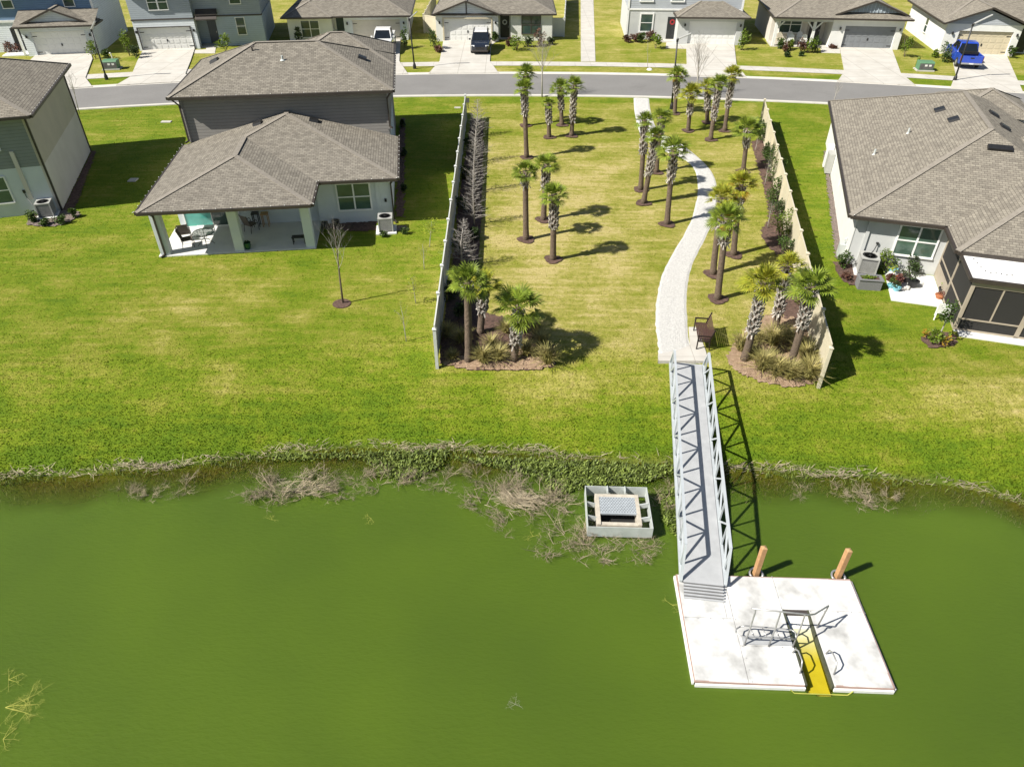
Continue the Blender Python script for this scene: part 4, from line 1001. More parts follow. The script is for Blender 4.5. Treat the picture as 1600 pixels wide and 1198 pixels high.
def bare_tree(name, label, cat, px, top, seed, lev=3, spread=.55, n=6, m='bark_pale', r=.045, trunkfrac=.35, group=None, twig=None):
    X, Y = G(*px); z = Zg(X, Y); tx, tz = V(top[0], top[1], Y); H_ = tz - z; rng = random.Random(seed)
    t = thing(name, label, cat, (X, Y, z), 0, group)
    tp = Vector((tx - X, 0, H_)); b = MB(); b.tube([Vector((0, 0, -.1)), tp * .33, tp * .7 + Vector((.02, .03, 0)), tp], [r * 1.2, r, r * .55, r * .2], 6); b.build('trunk', M[m], t, smooth=True)
    c = MB()
    N_ = n * 3
    for i in range(N_):
        s = trunkfrac + (1 - trunkfrac) * (i + .5) / N_; q = tp * s; az = i * 2.4 + rng.uniform(-.4, .4)
        o = Vector((math.cos(az), math.sin(az), .45)).normalized(); nd = (Vector((0, 0, 1)) * (1 - spread) + o * spread).normalized()
        branchy(rng, c, q, nd, H_ * (.42 * (1.1 - s) + .10), r * .42 * (1.15 - s), lev - 1, spread, 4)
    c.build('branches', M[twig or m], t)
    return t
bare_tree('bare_tree', 'small leafless tree with a pale rounded crown at the near kerb behind the palms', 'tree', (847, 152), (847, 62), 3, 3, .48, 9, 'bark_pale', .05, .4)
bare_tree('bare_tree', 'leafless upright pale tree at the kerb between the roadside palms', 'tree', (1089, 150), (1093, 62), 5, 3, .30, 7, 'bark_pale', .06, .28)
bare_tree('bare_tree', 'leafless young tree in a round mulch ring on the left lawn', 'tree', (536, 474), (521, 355), 8, 3, .42, 4, 'bark', .04, .45, twig='bark_pale')
bare_tree('bare_tree', 'thin leafless sapling at the kerb beside the left house', 'tree', (124, 178), (108, 116), 9, 3, .4, 4, 'bark_pale', .035, .4)
bare_tree('bare_tree', 'thin leafless sapling at the kerb behind the right house roof', 'tree', (1302, 161), (1312, 128), 10, 3, .4, 4, 'bark_pale', .03, .3)
bare_tree('sapling', 'thin dead sapling with a white guard at its foot on the far verge', 'tree', (1012, 109), (1012, 66), 12, 2, .25, 2, 'bark_pale', .02, .3)
g_ = G(1015, 109.3); b = MB(); b.lathe([(.28, 0), (.2, .1), (.05, .16)], 10, (0, 0, 0)); o = b.build('tree_guard', M['white']); o.location = (g_[0], g_[1], .0); tag(o, 'white plastic guard lying at the foot of the dead sapling', 'tree guard')
# saplings in a row along the left fence, lawn side
for i, (px, top, lab, leafy) in enumerate([((635, 533), (626, 478), 'bare stick sapling nearest the pond, left of the fence', 0), ((650, 474), (643, 433), 'yellow leaved sapling second from the pond, left of the fence', 1), ((663, 421), (660, 382), 'pale leafless twiggy sapling left of the fence', 0), ((671, 386), (674, 346), 'yellow green leafy sapling beside the shade edge at the fence', 2)]):
    t = bare_tree('sapling', lab, 'sapling', px, top, 30 + i, 2, .4, 2 if leafy else 3, 'bark_pale', .018, .3, 'saplings left of the left fence')
    if leafy:
        rng = random.Random(i); b = MB(); X, Y = G(*px); tx, tz = V(*top, Y)
        for k in range(60 if leafy == 1 else 170):
            s = rng.uniform(.3 if leafy == 1 else .55, 1.02); c = Vector(((tx - X) * s, 0, tz * s)) + Vector((rng.gauss(0, .12 * leafy), rng.gauss(0, .12 * leafy), rng.gauss(0, .05 * leafy)))
            d = Vector((rng.uniform(-1, 1), rng.uniform(-1, 1), rng.uniform(-.3, .5))).normalized() * .11; w = d.cross(Vector((0, 0, 1))).normalized() * .04
            b.add([c, c + d * .5 + w, c + d, c + d * .5 - w], [(0, 1, 2, 3)])
        b.build('leaves', M['leaf_yellow'], t)
# row of leafless cypress in the left bed
for i, (px, top, lab) in enumerate([((722, 418), (725, 342), 'leafless bald cypress nearest the pond in the shaded fence bed'), ((741, 352), (739, 264), 'leafless bald cypress second from the pond in the shaded fence bed'), ((742, 300), (742, 214), 'leafless bald cypress third from the pond in the shaded fence bed'), ((744, 254), (745, 183), 'leafless bald cypress second from the road in the shaded fence bed'), ((747, 213), (746, 155), 'leafless bald cypress nearest the road in the shaded fence bed')]):
    X, Y = G(*px); tx, tz = V(*top, Y); rng = random.Random(60 + i)
    t = thing('bald_cypress', lab, 'tree', (X, Y, 0), 0, 'leafless cypress row in the left fence bed')
    b = MB(); b.tube([(0, 0, -.05), (0, 0, tz * .5), ((tx - X), 0, tz)], [.05, .035, .008], 6); b.build('trunk', M['bark_pale'], t, smooth=True)
    c = MB(); nb = 64
    for k in range(nb):
        s = .12 + .86 * k / nb; az = k * 2.4 + rng.uniform(-.3, .3); L = (1.05 - s) * .88 * rng.uniform(.5, 1.2) + .12
        d = Vector((math.cos(az), math.sin(az), .28)).normalized()
        branchy(rng, c, Vector(((tx - X) * s, 0, tz * s)), d, L, .010, 1, .5, 8, up=.12)
    c.build('branches', M['bark_pale'], t)

# ---- leafy shrubs
def leaf_cloud(rng, b, c, rad, n, size, clump=7):
    cl = []
    for k in range(clump):
        while True:
            v = Vector((rng.uniform(-1, 1), rng.uniform(-1, 1), rng.uniform(-.9, 1)))
            if v.length < 1: break
        cl.append((Vector((c[0] + v.x * rad[0] * .72, c[1] + v.y * rad[1] * .72, c[2] + v.z * rad[2] * .72)), rng.uniform(.3, .5)))
    for k in range(n):
        q, s = rng.choice(cl)
        v = Vector((rng.gauss(0, 1), rng.gauss(0, 1), rng.gauss(0, 1))).normalized() * rng.uniform(.4, 1) * s
        p = q + Vector((v.x * rad[0], v.y * rad[1], v.z * rad[2]))
        d = (v.normalized() * .8 + Vector((rng.uniform(-1, 1), rng.uniform(-1, 1), rng.uniform(-.5, .8)))).normalized() * size * rng.uniform(.7, 1.3)
        w = d.cross(Vector((rng.uniform(-1, 1), rng.uniform(-1, 1), 1))).normalized() * size * .32
        b.add([p, p + d * .5 + w, p + d, p + d * .5 - w], [(0, 1, 2, 3)])
def shrub(label, x, y, rad, h, m='leaf', n=260, size=.10, seed=0, group=None, name='shrub', clump=7):
    rng = random.Random(seed * 7 + 3); t = thing(name, label, 'shrub' if name == 'shrub' else 'plant', (x, y, Zg(x, y)), 0, group)
    b = MB(); leaf_cloud(rng, b, (0, 0, h * .52), (rad, rad, h * .5), n, size, clump); b.build('foliage', M[m], t)
    s = MB()
    for k in range(5):
        a = rng.uniform(0, 6.28); s.tube([(0, 0, -.03), (math.cos(a) * rad * .3, math.sin(a) * rad * .3, h * .35), (math.cos(a) * rad * .6, math.sin(a) * rad * .6, h * .75)], [.02, .014, .006], 4)
    s.build('stems', M['bark'], t); return t
def pshrub(label, px, wpx, hpx, m='leaf', dens=1, group=None, seed=None):
    X, Y = G(*px); sc = pxm(X, Y, 0); rad = wpx / 1.9 / sc; h = 1.05 * hpx / sc / math.cos(math.atan2(CH, Y)); h = max(.35, h)
    return shrub(label, X, Y, rad, h, m, int(420 * dens), max(.10, 2.9 / sc), seed if seed is not None else int(px[0] * 3 + px[1]), group)
G6 = 'shrubs along the right fence'
for px, w_, h_, m, lab in [((1187, 221), 24, 26, 'leaf', 'round green shrub at the road end of the right fence bed'), ((1196, 250), 16, 18, 'leaf_dark', 'dark low shrub behind the lone palm in the right fence bed'), ((1203, 283), 24, 36, 'leaf', 'tall loose shrub at the thin stake in the right fence bed'),
    ((1210, 318), 26, 34, 'leaf', 'wispy olive shrub in the middle of the right fence bed'), ((1214, 345), 22, 26, 'leaf_dark', 'dark wispy shrub touching the right fence'), ((1219, 376), 32, 36, 'leaf_bright', 'bright green broad shrub against the right fence'),
    ((1227, 404), 26, 28, 'leaf', 'olive shrub just above the last palms of the right fence bed'), ((1252, 475), 26, 40, 'leaf_bright', 'yellow green shrub between the last palms and the right fence end')]:
    pshrub(lab, px, w_ * 1.45, h_ * 1.3, m, 1.9, G6)
for px, top, lab in [((1195, 290), (1201, 255), 'thin bare stake-like sapling in the right fence bed, middle one'), ((1180, 236), (1184, 216), 'thin bare sapling at the road end of the right fence bed'), ((1199, 357), (1206, 318), 'thin bare sapling standing in red mulch by the right fence')]:
    bare_tree('sapling', lab, 'sapling', px, top, px[0], 2, .35, 2, 'bark_pale', .02, .35, 'bare saplings in the right fence bed')
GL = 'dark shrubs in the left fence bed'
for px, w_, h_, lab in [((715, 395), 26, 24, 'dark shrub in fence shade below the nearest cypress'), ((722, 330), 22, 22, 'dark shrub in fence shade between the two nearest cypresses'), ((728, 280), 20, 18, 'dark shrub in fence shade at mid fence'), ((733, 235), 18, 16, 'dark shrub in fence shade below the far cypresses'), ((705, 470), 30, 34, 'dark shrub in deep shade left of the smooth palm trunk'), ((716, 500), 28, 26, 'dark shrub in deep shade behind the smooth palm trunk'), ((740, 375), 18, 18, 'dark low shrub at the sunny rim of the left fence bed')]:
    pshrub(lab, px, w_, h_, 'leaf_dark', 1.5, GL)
# shrubs and beds of the far front yards
GF = 'front yard shrubs across the street'
for px, w_, h_, m, lab in [((150, 92), 22, 28, 'leaf_bright', 'leafy shrub at the blue house corner behind the lamp post'), ((168, 94), 12, 14, 'leaf', 'low shrub right of the lamp post by the blue house'), ((203, 88), 18, 34, 'leaf_bright', 'upright bright shrub left of the black hinged garage door'), ((213, 92), 16, 20, 'leaf_dark', 'dark shrub at the left foot of the black hinged garage door'),
    ((18, 84), 26, 16, 'leaf_red', 'reddish shrub at the left frame edge by the blue house'), ((353, 80), 30, 22, 'leaf_bright', 'round bright shrub right of the slate door'), ((393, 66), 16, 36, 'leaf', 'tall thin shrub by the right window of the pale grey house'), ((381, 66), 12, 12, 'leaf_red', 'low red shrub under the right window of the pale grey house'),
    ((468, 68), 10, 26, 'leaf_dark', 'dark upright shrub left of the teal door house window'), ((633, 76), 16, 28, 'leaf', 'green shrub at the right corner of the cream garage door'), ((680, 78), 22, 30, 'leaf', 'green shrub left of the half timbered gable garage'), ((684, 82), 16, 10, 'leaf_red', 'low plum shrub beside the gable house driveway'), ((773, 66), 10, 14, 'leaf', 'small potted looking shrub between dark suv and black door'),
    ((807, 79), 24, 22, 'leaf_bright', 'bright fern like shrub right of the black wreath door'), ((795, 72), 12, 12, 'leaf_red', 'small red leaved shrub at the black wreath door'), ((826, 74), 18, 14, 'leaf_dark', 'dark low shrub under the middle house window'), ((843, 72), 20, 22, 'leaf_red', 'brown twiggy shrub at the right window of the middle house'), ((858, 70), 14, 10, 'leaf_dark', 'dark shrub at the right corner of the middle house'),
    ((979, 66), 16, 10, 'leaf_red', 'pinkish shrub at the left corner of the grey hip garage house'), ((992, 66), 16, 11, 'leaf_red', 'pinkish shrub under the single window'), ((1003, 67), 14, 14, 'leaf', 'green shrub under the single white framed window'), ((1016, 64), 18, 14, 'leaf_red', 'red shrub row behind the bright round shrub'), ((1024, 76), 24, 22, 'leaf_bright', 'bright round shrub in front of the red wreath house'), ((1159, 79), 20, 32, 'leaf_bright', 'upright shrub right of the white garage with hip roof'),
    ((1217, 76), 16, 16, 'leaf', 'green shrub at the left porch post'), ((1227, 80), 14, 12, 'leaf_red', 'plum shrub among the porch shrubs'), ((1234, 78), 12, 14, 'leaf_bright', 'small bright shrub below the white porch chairs'), ((1251, 82), 16, 18, 'leaf_red', 'brownish shrub in front of the porch chairs'), ((1262, 83), 20, 18, 'leaf_bright', 'spiky bright shrub by the right porch post'), ((1273, 82), 18, 22, 'leaf', 'tall green shrub at the porch walk'),
    ((1229, 89), 8, 8, 'leaf_dark', 'tiny dark conifer on the lawn edge before the porch bed'), ((1252, 88), 7, 7, 'leaf_dark', 'tiny dark round plant at the lawn edge of the porch bed'), ((1302, 76), 14, 5, 'leaf_red', 'low plum row at the pillar of the grey garage'), ((1413, 89), 26, 36, 'leaf_bright', 'large conical shrub right of the grey garage door'), ((1476, 97), 26, 28, 'leaf', 'bushy shrub left of the tan garage door'), ((1461, 90), 12, 12, 'leaf_bright', 'yellow low shrub at the white gabled house corner'), ((1577, 91), 12, 18, 'leaf', 'slim shrub right of the tan garage door')]:
    pshrub(lab, px, w_, h_, m, .8, GF)
for px, w_, h_, lab in [((52, 346), 20, 14, 'leafy plant left of the left house condenser'), ((72, 352), 16, 10, 'leafy plant in front of the left house condenser'), ((95, 350), 20, 12, 'leafy plant at the left house corner'), ((115, 340), 14, 12, 'dark plant at the shaded left house corner')]:
    pshrub(lab, px, w_, h_, 'leaf', 1, 'plants round the left condenser')
for px, w_, h_, m, lab in [((1316, 420), 26, 26, 'leaf', 'broad leaved plant left of the right house condenser'), ((1322, 437), 24, 10, 'leaf_red', 'purple ground plant at the corner of the wicker planter'), ((1380, 425), 32, 34, 'leaf_bright', 'bright plant clump right of the right house condenser'), ((1395, 418), 22, 22, 'leaf', 'green plant behind the flower pots'), ((1421, 430), 30, 28, 'leaf_dark', 'dark bushy potted plant in the middle of the pot cluster'), ((1400, 446), 18, 14, 'leaf_red', 'red flowering plant beside the orange pot'), ((1388, 440), 12, 14, 'leaf_red', 'red leaved plant by the wicker planter')]:
    pshrub(lab, px, w_, h_, m, 1.2, 'plants on the right house terrace')
for px, w_, h_, lab in [((632, 365), 14, 8, 'low ground plant right of the middle condenser'), ((600, 370), 12, 6, 'low ground plant at the pad of the middle condenser')]:
    pshrub(lab, px, w_, h_, 'leaf', .6, 'ground plants at the middle condenser')
for px, w_, h_, lab in [((629, 200), 8, 12, 'dark foundation shrub beside the taupe house, near the road'), ((631, 245), 8, 12, 'dark foundation shrub beside the taupe house, mid wall'), ((631, 300), 8, 12, 'dark foundation shrub beside the taupe house, pond end')]:
    pshrub(lab, px, w_, h_, 'leaf_dark', .7, 'foundation shrubs beside the taupe house')
# citrus like young tree on the right lawn
X, Y = G(1463, 533); t = thing('young_tree', 'young leafy tree with orange leaves in a mulch ring by the screen porch', 'tree', (X, Y, 0), 0)
rng = random.Random(5); b = MB(); b.tube([(0, 0, -.05), (.03, 0, .6), (.08, .02, 1.5)], [.035, .028, .015], 6); b.build('trunk', M['bark_pale'], t)
b = MB(); leaf_cloud(rng, b, (.12, 0, 1.45), (.5, .45, .45), 300, .12, 8); b.build('crown', M['leaf'], t)
b = MB(); leaf_cloud(rng, b, (-.1, -.15, .28), (.65, .5, .3), 320, .12, 8); b.build('foliage', M['leaf_bright'], t)
b = MB(); leaf_cloud(rng, b, (.15, -.35, .3), (.25, .2, .25), 60, .11, 4); leaf_cloud(rng, b, (-.5, .1, .3), (.2, .2, .25), 40, .11, 3); b.build('orange_leaves', M['palm_o'], t)

# ---- ornamental grass
def tussock(seed, n=280, h=.78):
    rng = random.Random(seed); b = MB()
    for k in range(n):
        az = rng.uniform(0, 6.28); lean = abs(rng.gauss(0, .45)); L = h * rng.uniform(.6, 1.1)
        d = Vector((math.cos(az) * math.sin(lean), math.sin(az) * math.sin(lean), math.cos(lean))); o = Vector((math.cos(az), math.sin(az), 0))
        p0 = o * rng.uniform(0, .09); p1 = p0 + d * L * .6; p2 = p1 + (d + o * .55 - Vector((0, 0, .45))).normalized() * L * .45; w = Vector((-o.y, o.x, 0)) * .009
        b.add([p0 - w, p0 + w, p1 + w, p1 - w, p2], [(0, 1, 2, 3), (3, 2, 4)])
    return b
TUS = []
for s in range(3):
    o = tussock(s).build('blades', M['muhly']); TUS.append(o.data); bpy.data.objects.remove(o)
TL = [((755, 566), 1.0, 'tan grass tussock right of the smooth palm trunk'), ((779, 563), .9, 'tan grass tussock left of the stout palm'), ((768, 545), .8, 'grass tussock behind the two front tussocks of the left bed'), ((822, 556), .9, 'grass tussock in the shade right of the stout palm'), ((856, 568), 1.15, 'pale tussock at the right tip of the left straw bed'), ((846, 540), .9, 'dark shaded tussock behind the pale one at the right tip'), ((838, 522), .9, 'shaded tussock at the back edge of the left bed'), ((815, 520), .8, 'shaded tussock behind the stout palm crown'), ((790, 520), .8, 'tussock at the back of the left bed, mid'), ((707, 562), .6, 'small tussock at the foot of the left fence end'), ((720, 535), .9, 'dark tussock beside the left fence in deep shade'), ((700, 525), .8, 'tussock hidden in the deepest shade of the left fence'),
  ((1157, 548), 1.1, 'tussock at the left rim of the right straw bed'), ((1180, 535), .9, 'tussock between the two left palms of the right bed'), ((1206, 540), 1.2, 'big tussock in the centre of the right straw bed'), ((1228, 535), .9, 'tussock behind the leaning palm of the right bed'), ((1190, 578), 1.15, 'big grey green tussock at the front of the right bed'), ((1212, 586), 1.1, 'tussock right of the front tussock in the right bed'), ((1232, 592), 1.0, 'tussock in front of the leaning palm of the right bed'), ((1262, 592), 1.25, 'big tussock at the right fence end'), ((1258, 566), 1.1, 'yellow green tussock behind the last one at the right fence'), ((1247, 548), .9, 'tussock in palm shade against the right fence'), ((1176, 560), .8, 'small tussock by the foot of the left leaning palm')]
for i, (px, s, lab) in enumerate(TL):
    X, Y = G(*px); s *= 1.22; t = thing('ornamental_grass', lab, 'grass clump', (X, Y, Zg(X, Y)), i * 1.1, 'ornamental grass clumps in the straw beds')
    p = part('blades', TUS[i % 3], t); p.scale = (s, s, s)
# ---- dead brush standing and floating at the shore
def brush(seed, n=9, lev=2, flat=.5):
    rng = random.Random(seed); b = MB()
    for k in range(n):
        az = rng.uniform(0, 6.28); d = Vector((math.cos(az), math.sin(az), rng.uniform(.15, .9) * (1.2 - flat))).normalized()
        branchy(rng, b, Vector((rng.uniform(-.1, .1), rng.uniform(-.1, .1), -.05)), d, rng.uniform(.4, .75), .011, lev, .6, 5, up=.02)
    return b
BR = []
for s in range(4):
    o = brush(s, 10, 2, .3 + .2 * (s % 3)).build('twigs', M['twig']); BR.append(o.data); bpy.data.objects.remove(o)
BP = [(395, 768, .9), (425, 762, 1.1), (450, 766, 1.0), (480, 765, 1.05), (505, 757, .8), (530, 772, .7), (560, 745, .7), (590, 755, .8), (620, 752, .75), (655, 745, .7), (690, 752, .7), (745, 745, .7), (200, 770, .6), (235, 772, .7), (285, 762, .6), (755, 790, .9), (775, 775, 1.0), (795, 765, .9), (815, 785, 1.0), (840, 770, .9), (860, 790, .9), (880, 790, .8), (890, 840, 1.0), (865, 855, .8), (920, 850, .9), (940, 870, .7), (985, 855, .8), (1005, 860, .7), (790, 820, .6), (1035, 790, .7), (1045, 770, .6), (1340, 778, .7), (1362, 780, .7), (1390, 778, .6), (1255, 770, .5), (1310, 770, .5)]
for i, (px, py, s) in enumerate(BP):
    X, Y = G(px, py, WZ)
    near = 'right of the gangway' if px > 1150 else ('beside the overflow box' if px > 850 else ('left of the overflow box' if px > 735 else ('in the large grey patch' if 380 < px < 540 else 'at the left shore')))
    lab = 'dead grey twiggy brush in the shallows ' + near
    o = part('dead_brush', BR[i % 4], None); o.location = (X, Y, WZ - .03); o.rotation_euler = (0, 0, i * 1.7); o.scale = (s * 1.35, s * 1.35, s * 1.05)
    tag(o, lab, 'dead brush', 'dead brush ' + near)
# drowned yellow branch and twig in open water
rng = random.Random(77)
for px, s, lab, m in [((38, 1105), 1.0, 'yellow green drowned branch breaking the water at lower left', 'twig_yellow'), ((5, 1155), .5, 'small yellow drowned twig at the lower left frame edge', 'twig_yellow'), ((14, 1062), .5, 'slender drowned twig above the yellow branch at lower left', 'twig_yellow'), ((805, 1100), .28, 'tiny grey twig poking out of open water', 'bark_pale'), ((1050, 945), .4, 'thin yellow twig in the water left of the dock', 'twig_yellow'), ((580, 810), .35, 'small yellow twig in open water below the grey brush', 'twig_yellow'), ((425, 812), .3, 'small drowned yellow sprig below the left brush', 'twig_yellow'), ((833, 838), .35, 'yellow sprig in water left of the overflow box', 'twig_yellow')]:
    b = MB(); X, Y = G(*px, WZ)
    for k in range(4):
        az = rng.uniform(-.9, .9) if s == 1 else rng.uniform(0, 6.28); branchy(rng, b, Vector((-.5 * (s == 1), 0, .015)), Vector((math.cos(az), math.sin(az), .02)), .7, .009 if s == 1 else .014, 3 if s == 1 else 2, .55, 5 if s == 1 else 4, up=0)
    o = b.build('drowned_branch', M[m]); o.location = (X, Y, WZ + .01); o.scale = (s, s, s * .12 if s == 1 else s * .5); tag(o, lab, 'branch')

# ---- stuff: shoreline reeds, marsh leaves, lawn grass
rs = np.random.default_rng(3)
def blades(name, X, Y, Z, h, w, lean, m, attrs=None, tri=True, flat=None, az=None):
    n = len(X); a = rs.uniform(0, 6.283, n) if az is None else az; l = np.minimum(np.abs(rs.normal(0, lean, n)), 1.25) if flat is None else flat
    dx, dy, dz = np.cos(a) * np.sin(l), np.sin(a) * np.sin(l), np.cos(l)
    px, py = -np.sin(a) * w, np.cos(a) * w
    P0 = np.stack([X - px, Y - py, Z], -1); P1 = np.stack([X + px, Y + py, Z], -1)
    mx, my, mz = X + dx * h * .55, Y + dy * h * .55, Z + dz * h * .55
    P2 = np.stack([mx + px * .8, my + py * .8, mz], -1); P3 = np.stack([mx - px * .8, my - py * .8, mz], -1)
    P4 = np.stack([X + dx * h * 1.05 + np.cos(a) * h * .12, Y + dy * h * 1.05 + np.sin(a) * h * .12, Z + dz * h * .9], -1)
    v = np.stack([P0, P1, P2, P3, P4], 1).reshape(-1, 3); base = np.arange(n) * 5
    me = bpy.data.meshes.new(name); me.vertices.add(len(v)); me.vertices.foreach_set('co', v.ravel().astype(np.float32))
    idx = np.concatenate([np.stack([base, base + 1, base + 2, base + 3], -1), np.stack([base + 3, base + 2, base + 4, base + 4], -1)[:, :3].repeat(1, 0)[:, :3]], 1) if False else None
    quads = np.stack([base, base + 1, base + 2, base + 3], -1); tris = np.stack([base + 3, base + 2, base + 4], -1)
    loops = np.concatenate([quads, tris], 1).ravel()
    starts = np.empty(2 * n, np.int64); starts[0::2] = np.arange(n) * 7; starts[1::2] = np.arange(n) * 7 + 4
    me.loops.add(len(loops)); me.loops.foreach_set('vertex_index', loops); me.polygons.add(2 * n); me.polygons.foreach_set('loop_start', starts)
    if attrs:
        for k, val in attrs.items():
            at = me.attributes.new(k, 'FLOAT', 'POINT')
            at.data.foreach_set('value', (np.ones(5 * n) if k == 'tip' else np.repeat(val, 5)).astype(np.float32))
    me.update(); me.validate(); me.materials.append(m)
    o = bpy.data.objects.new(name, me); COL.objects.link(o); o['kind'] = 'stuff'; return o
def stufftag(o, lab, cat): o['label'] = lab; o['category'] = cat
# straw wrack line
n = 3000; X = rs.uniform(-22, 21, n)
dens = .45 + .55 * np.sin(X * .9 + 1) * np.sin(X * .37); ok = (rs.random(n) < np.clip(dens, .15, 1)) & ~((X > 5.2) & (X < 7.4) & (rs.random(n) < .7)); X = X[ok]; n = len(X)
Y = ysh(X) + rs.normal(.12, .10, n) + .10 * np.sin(X * 2.1)
o = blades('dead_reeds', X, Y, zg(X, Y) + rs.uniform(.01, .09, n), rs.uniform(.12, .38, n), .010, 0, M['reed'], flat=RAD(90) - np.abs(rs.normal(0, .25, n)), az=np.where(rs.random(n) < .5, 0, np.pi) + rs.normal(0, .7, n)); stufftag(o, 'pale straw wrack of dead reeds along the waterline', 'dead reeds')
# heap of flattened reeds left of the overflow box
n = 260; cxy = G(815, 785, WZ); X = cxy[0] + rs.normal(0, .34, n); Y = cxy[1] + rs.normal(0, .20, n)
o = blades('reed_heap', X, Y, np.full(n, WZ + .05) + rs.uniform(0, .16, n), rs.uniform(.25, .6, n), .010, 0, M['reed'], flat=RAD(88) - np.abs(rs.normal(0, .2, n)), az=rs.normal(-.4, .35, n) + np.where(rs.random(n) < .5, 0, np.pi)); stufftag(o, 'flattened tan reed heap in the brush left of the overflow box', 'dead reeds')
n = 130; cxy = G(478, 765, WZ); X = cxy[0] + rs.normal(0, .5, n); Y = cxy[1] + rs.normal(0, .22, n)
o = blades('reed_heap', X, Y, np.full(n, WZ + .04) + rs.uniform(0, .14, n), rs.uniform(.25, .55, n), .009, 0, M['reed'], flat=RAD(86) - np.abs(rs.normal(0, .3, n)), az=rs.normal(.3, .4, n) + np.where(rs.random(n) < .5, 0, np.pi)); stufftag(o, 'flattened grey reed heap in the left brush patch', 'dead reeds')
# marsh leaves
def marsh(polys, n):
    xs, ys = [], []
    for pg, k in polys:
        P = [G(a, b_, WZ) for a, b_ in pg]; x0, x1 = min(p[0] for p in P), max(p[0] for p in P); y0, y1 = min(p[1] for p in P), max(p[1] for p in P)
        X = rs.uniform(x0, x1, k * 3); Y = rs.uniform(y0, y1, k * 3); i = inpoly(X, Y, P); xs.append(X[i][:k]); ys.append(Y[i][:k])
    return np.concatenate(xs), np.concatenate(ys)
X, Y = marsh([([(700, 716), (890, 722), (1050, 728), (1050, 742), (1010, 756), (905, 765), (870, 780), (840, 750), (760, 728)], 3600), ([(560, 712), (700, 708), (690, 730), (640, 755), (590, 745)], 1100), ([(1030, 770), (1058, 765), (1062, 850), (1036, 815)], 450), ([(420, 712), (700, 704), (700, 714), (420, 722)], 700)], 0)
n = len(X); o = blades('marsh_plants', X, Y, np.maximum(zg(X, Y), WZ) + rs.uniform(0, .13, n), rs.uniform(.07, .16, n), .028, 0, M['weed'], flat=rs.uniform(.3, 1.5, n)); stufftag(o, 'leafy green marsh plants spreading over the shallows by the overflow box', 'marsh plants')
n = 8000; X = rs.uniform(-20, 20, n); Y = ysh(X) + rs.uniform(-.45, .22, n) * (.35 + .65 * np.abs(np.sin(X * 1.7 + np.sin(X * .6)))); k = rs.random(n) < .12 + .75 * np.abs(np.sin(X * .8)) ** 2 * np.abs(np.cos(X * .31)); X, Y = X[k], Y[k]; n = len(X)
o = blades('shore_grass', X, Y, np.maximum(zg(X, Y), WZ - .02), rs.uniform(.08, .26, n), .012, .6, M['weed']); stufftag(o, 'ragged green and brown grass fringe along the waterline', 'shore grass')
# sparse submerged weed stalks in the shallows
n = 7500; X = rs.uniform(-19, 19, n); Y = ysh(X) - rs.uniform(.1, 1.75, n) * (.5 + .5 * np.abs(np.sin(X * .6))); k = rs.random(n) < .3 + .6 * np.abs(np.sin(X * .45 + .6)); X, Y = X[k], Y[k]; n = len(X)
o = blades('shallow_weeds', X, Y, np.full(n, WZ - .12), rs.uniform(.14, .30, n), .009, .9, M['reed_dark']); stufftag(o, 'brown weed stalks in the shallows along the shore', 'weeds')
# lawn grass
n = 330000
Y = 17 + (rs.random(n) ** 1.7) * 44; X = (rs.random(n) * 2 - 1) * (Y * .76 + 6)
t = Y - ysh(X); ok = (t > .15) & (Y < np.polyval(nk, X) - .15)
for p in [PATH, LAND] + BEDS: ok &= ~inpoly(X, Y, p)
def foot(o, x0, x1, y0, y1):
    a = o.rotation_euler.z; L0 = o.location
    return [(L0.x + x * math.cos(a) - y * math.sin(a), L0.y + x * math.sin(a) + y * math.cos(a)) for x, y in ((x0, y0), (x1, y0), (x1, y1), (x0, y1))]
FOOT = [foot(HB, .1, 12.1, .7, 4.1), foot(HB, 7.9, 12.1, 3.6, 21), foot(HB, .3, 8.2, 3.9, 21), foot(bpy.data.objects['house.001'], -12, .0, 0, 10.5), foot(HC, .3, 4.7, .4, 20), foot(HC, 2.2, 15, -5.2, 20)]
for p in FOOT: ok &= ~inpoly(X, Y, p)
for (rx, ry) in RING_C: ok &= (X - rx) ** 2 + (Y - ry) ** 2 > .23
X, Y = X[ok], Y[ok]; n = len(X); t = Y - ysh(X)
near = np.clip((6 - t) / 6, 0, 1)
o = blades('grass', X, Y, zg(X, Y) - .01, rs.uniform(.03, .06, n) * (1 + .35 * near), .017 + .003 * near + .006 * (Y > 32), 1.2, GRASS_BLADE, attrs={'dry': np.clip(dry_map(X, Y) + rs.normal(0, .10, n), 0, 1), 'mud': X * 0, 'tip': X * 0 + 1}); stufftag(o, 'sunlit lawn grass, yellow in the park and lush green at the bank', 'grass')
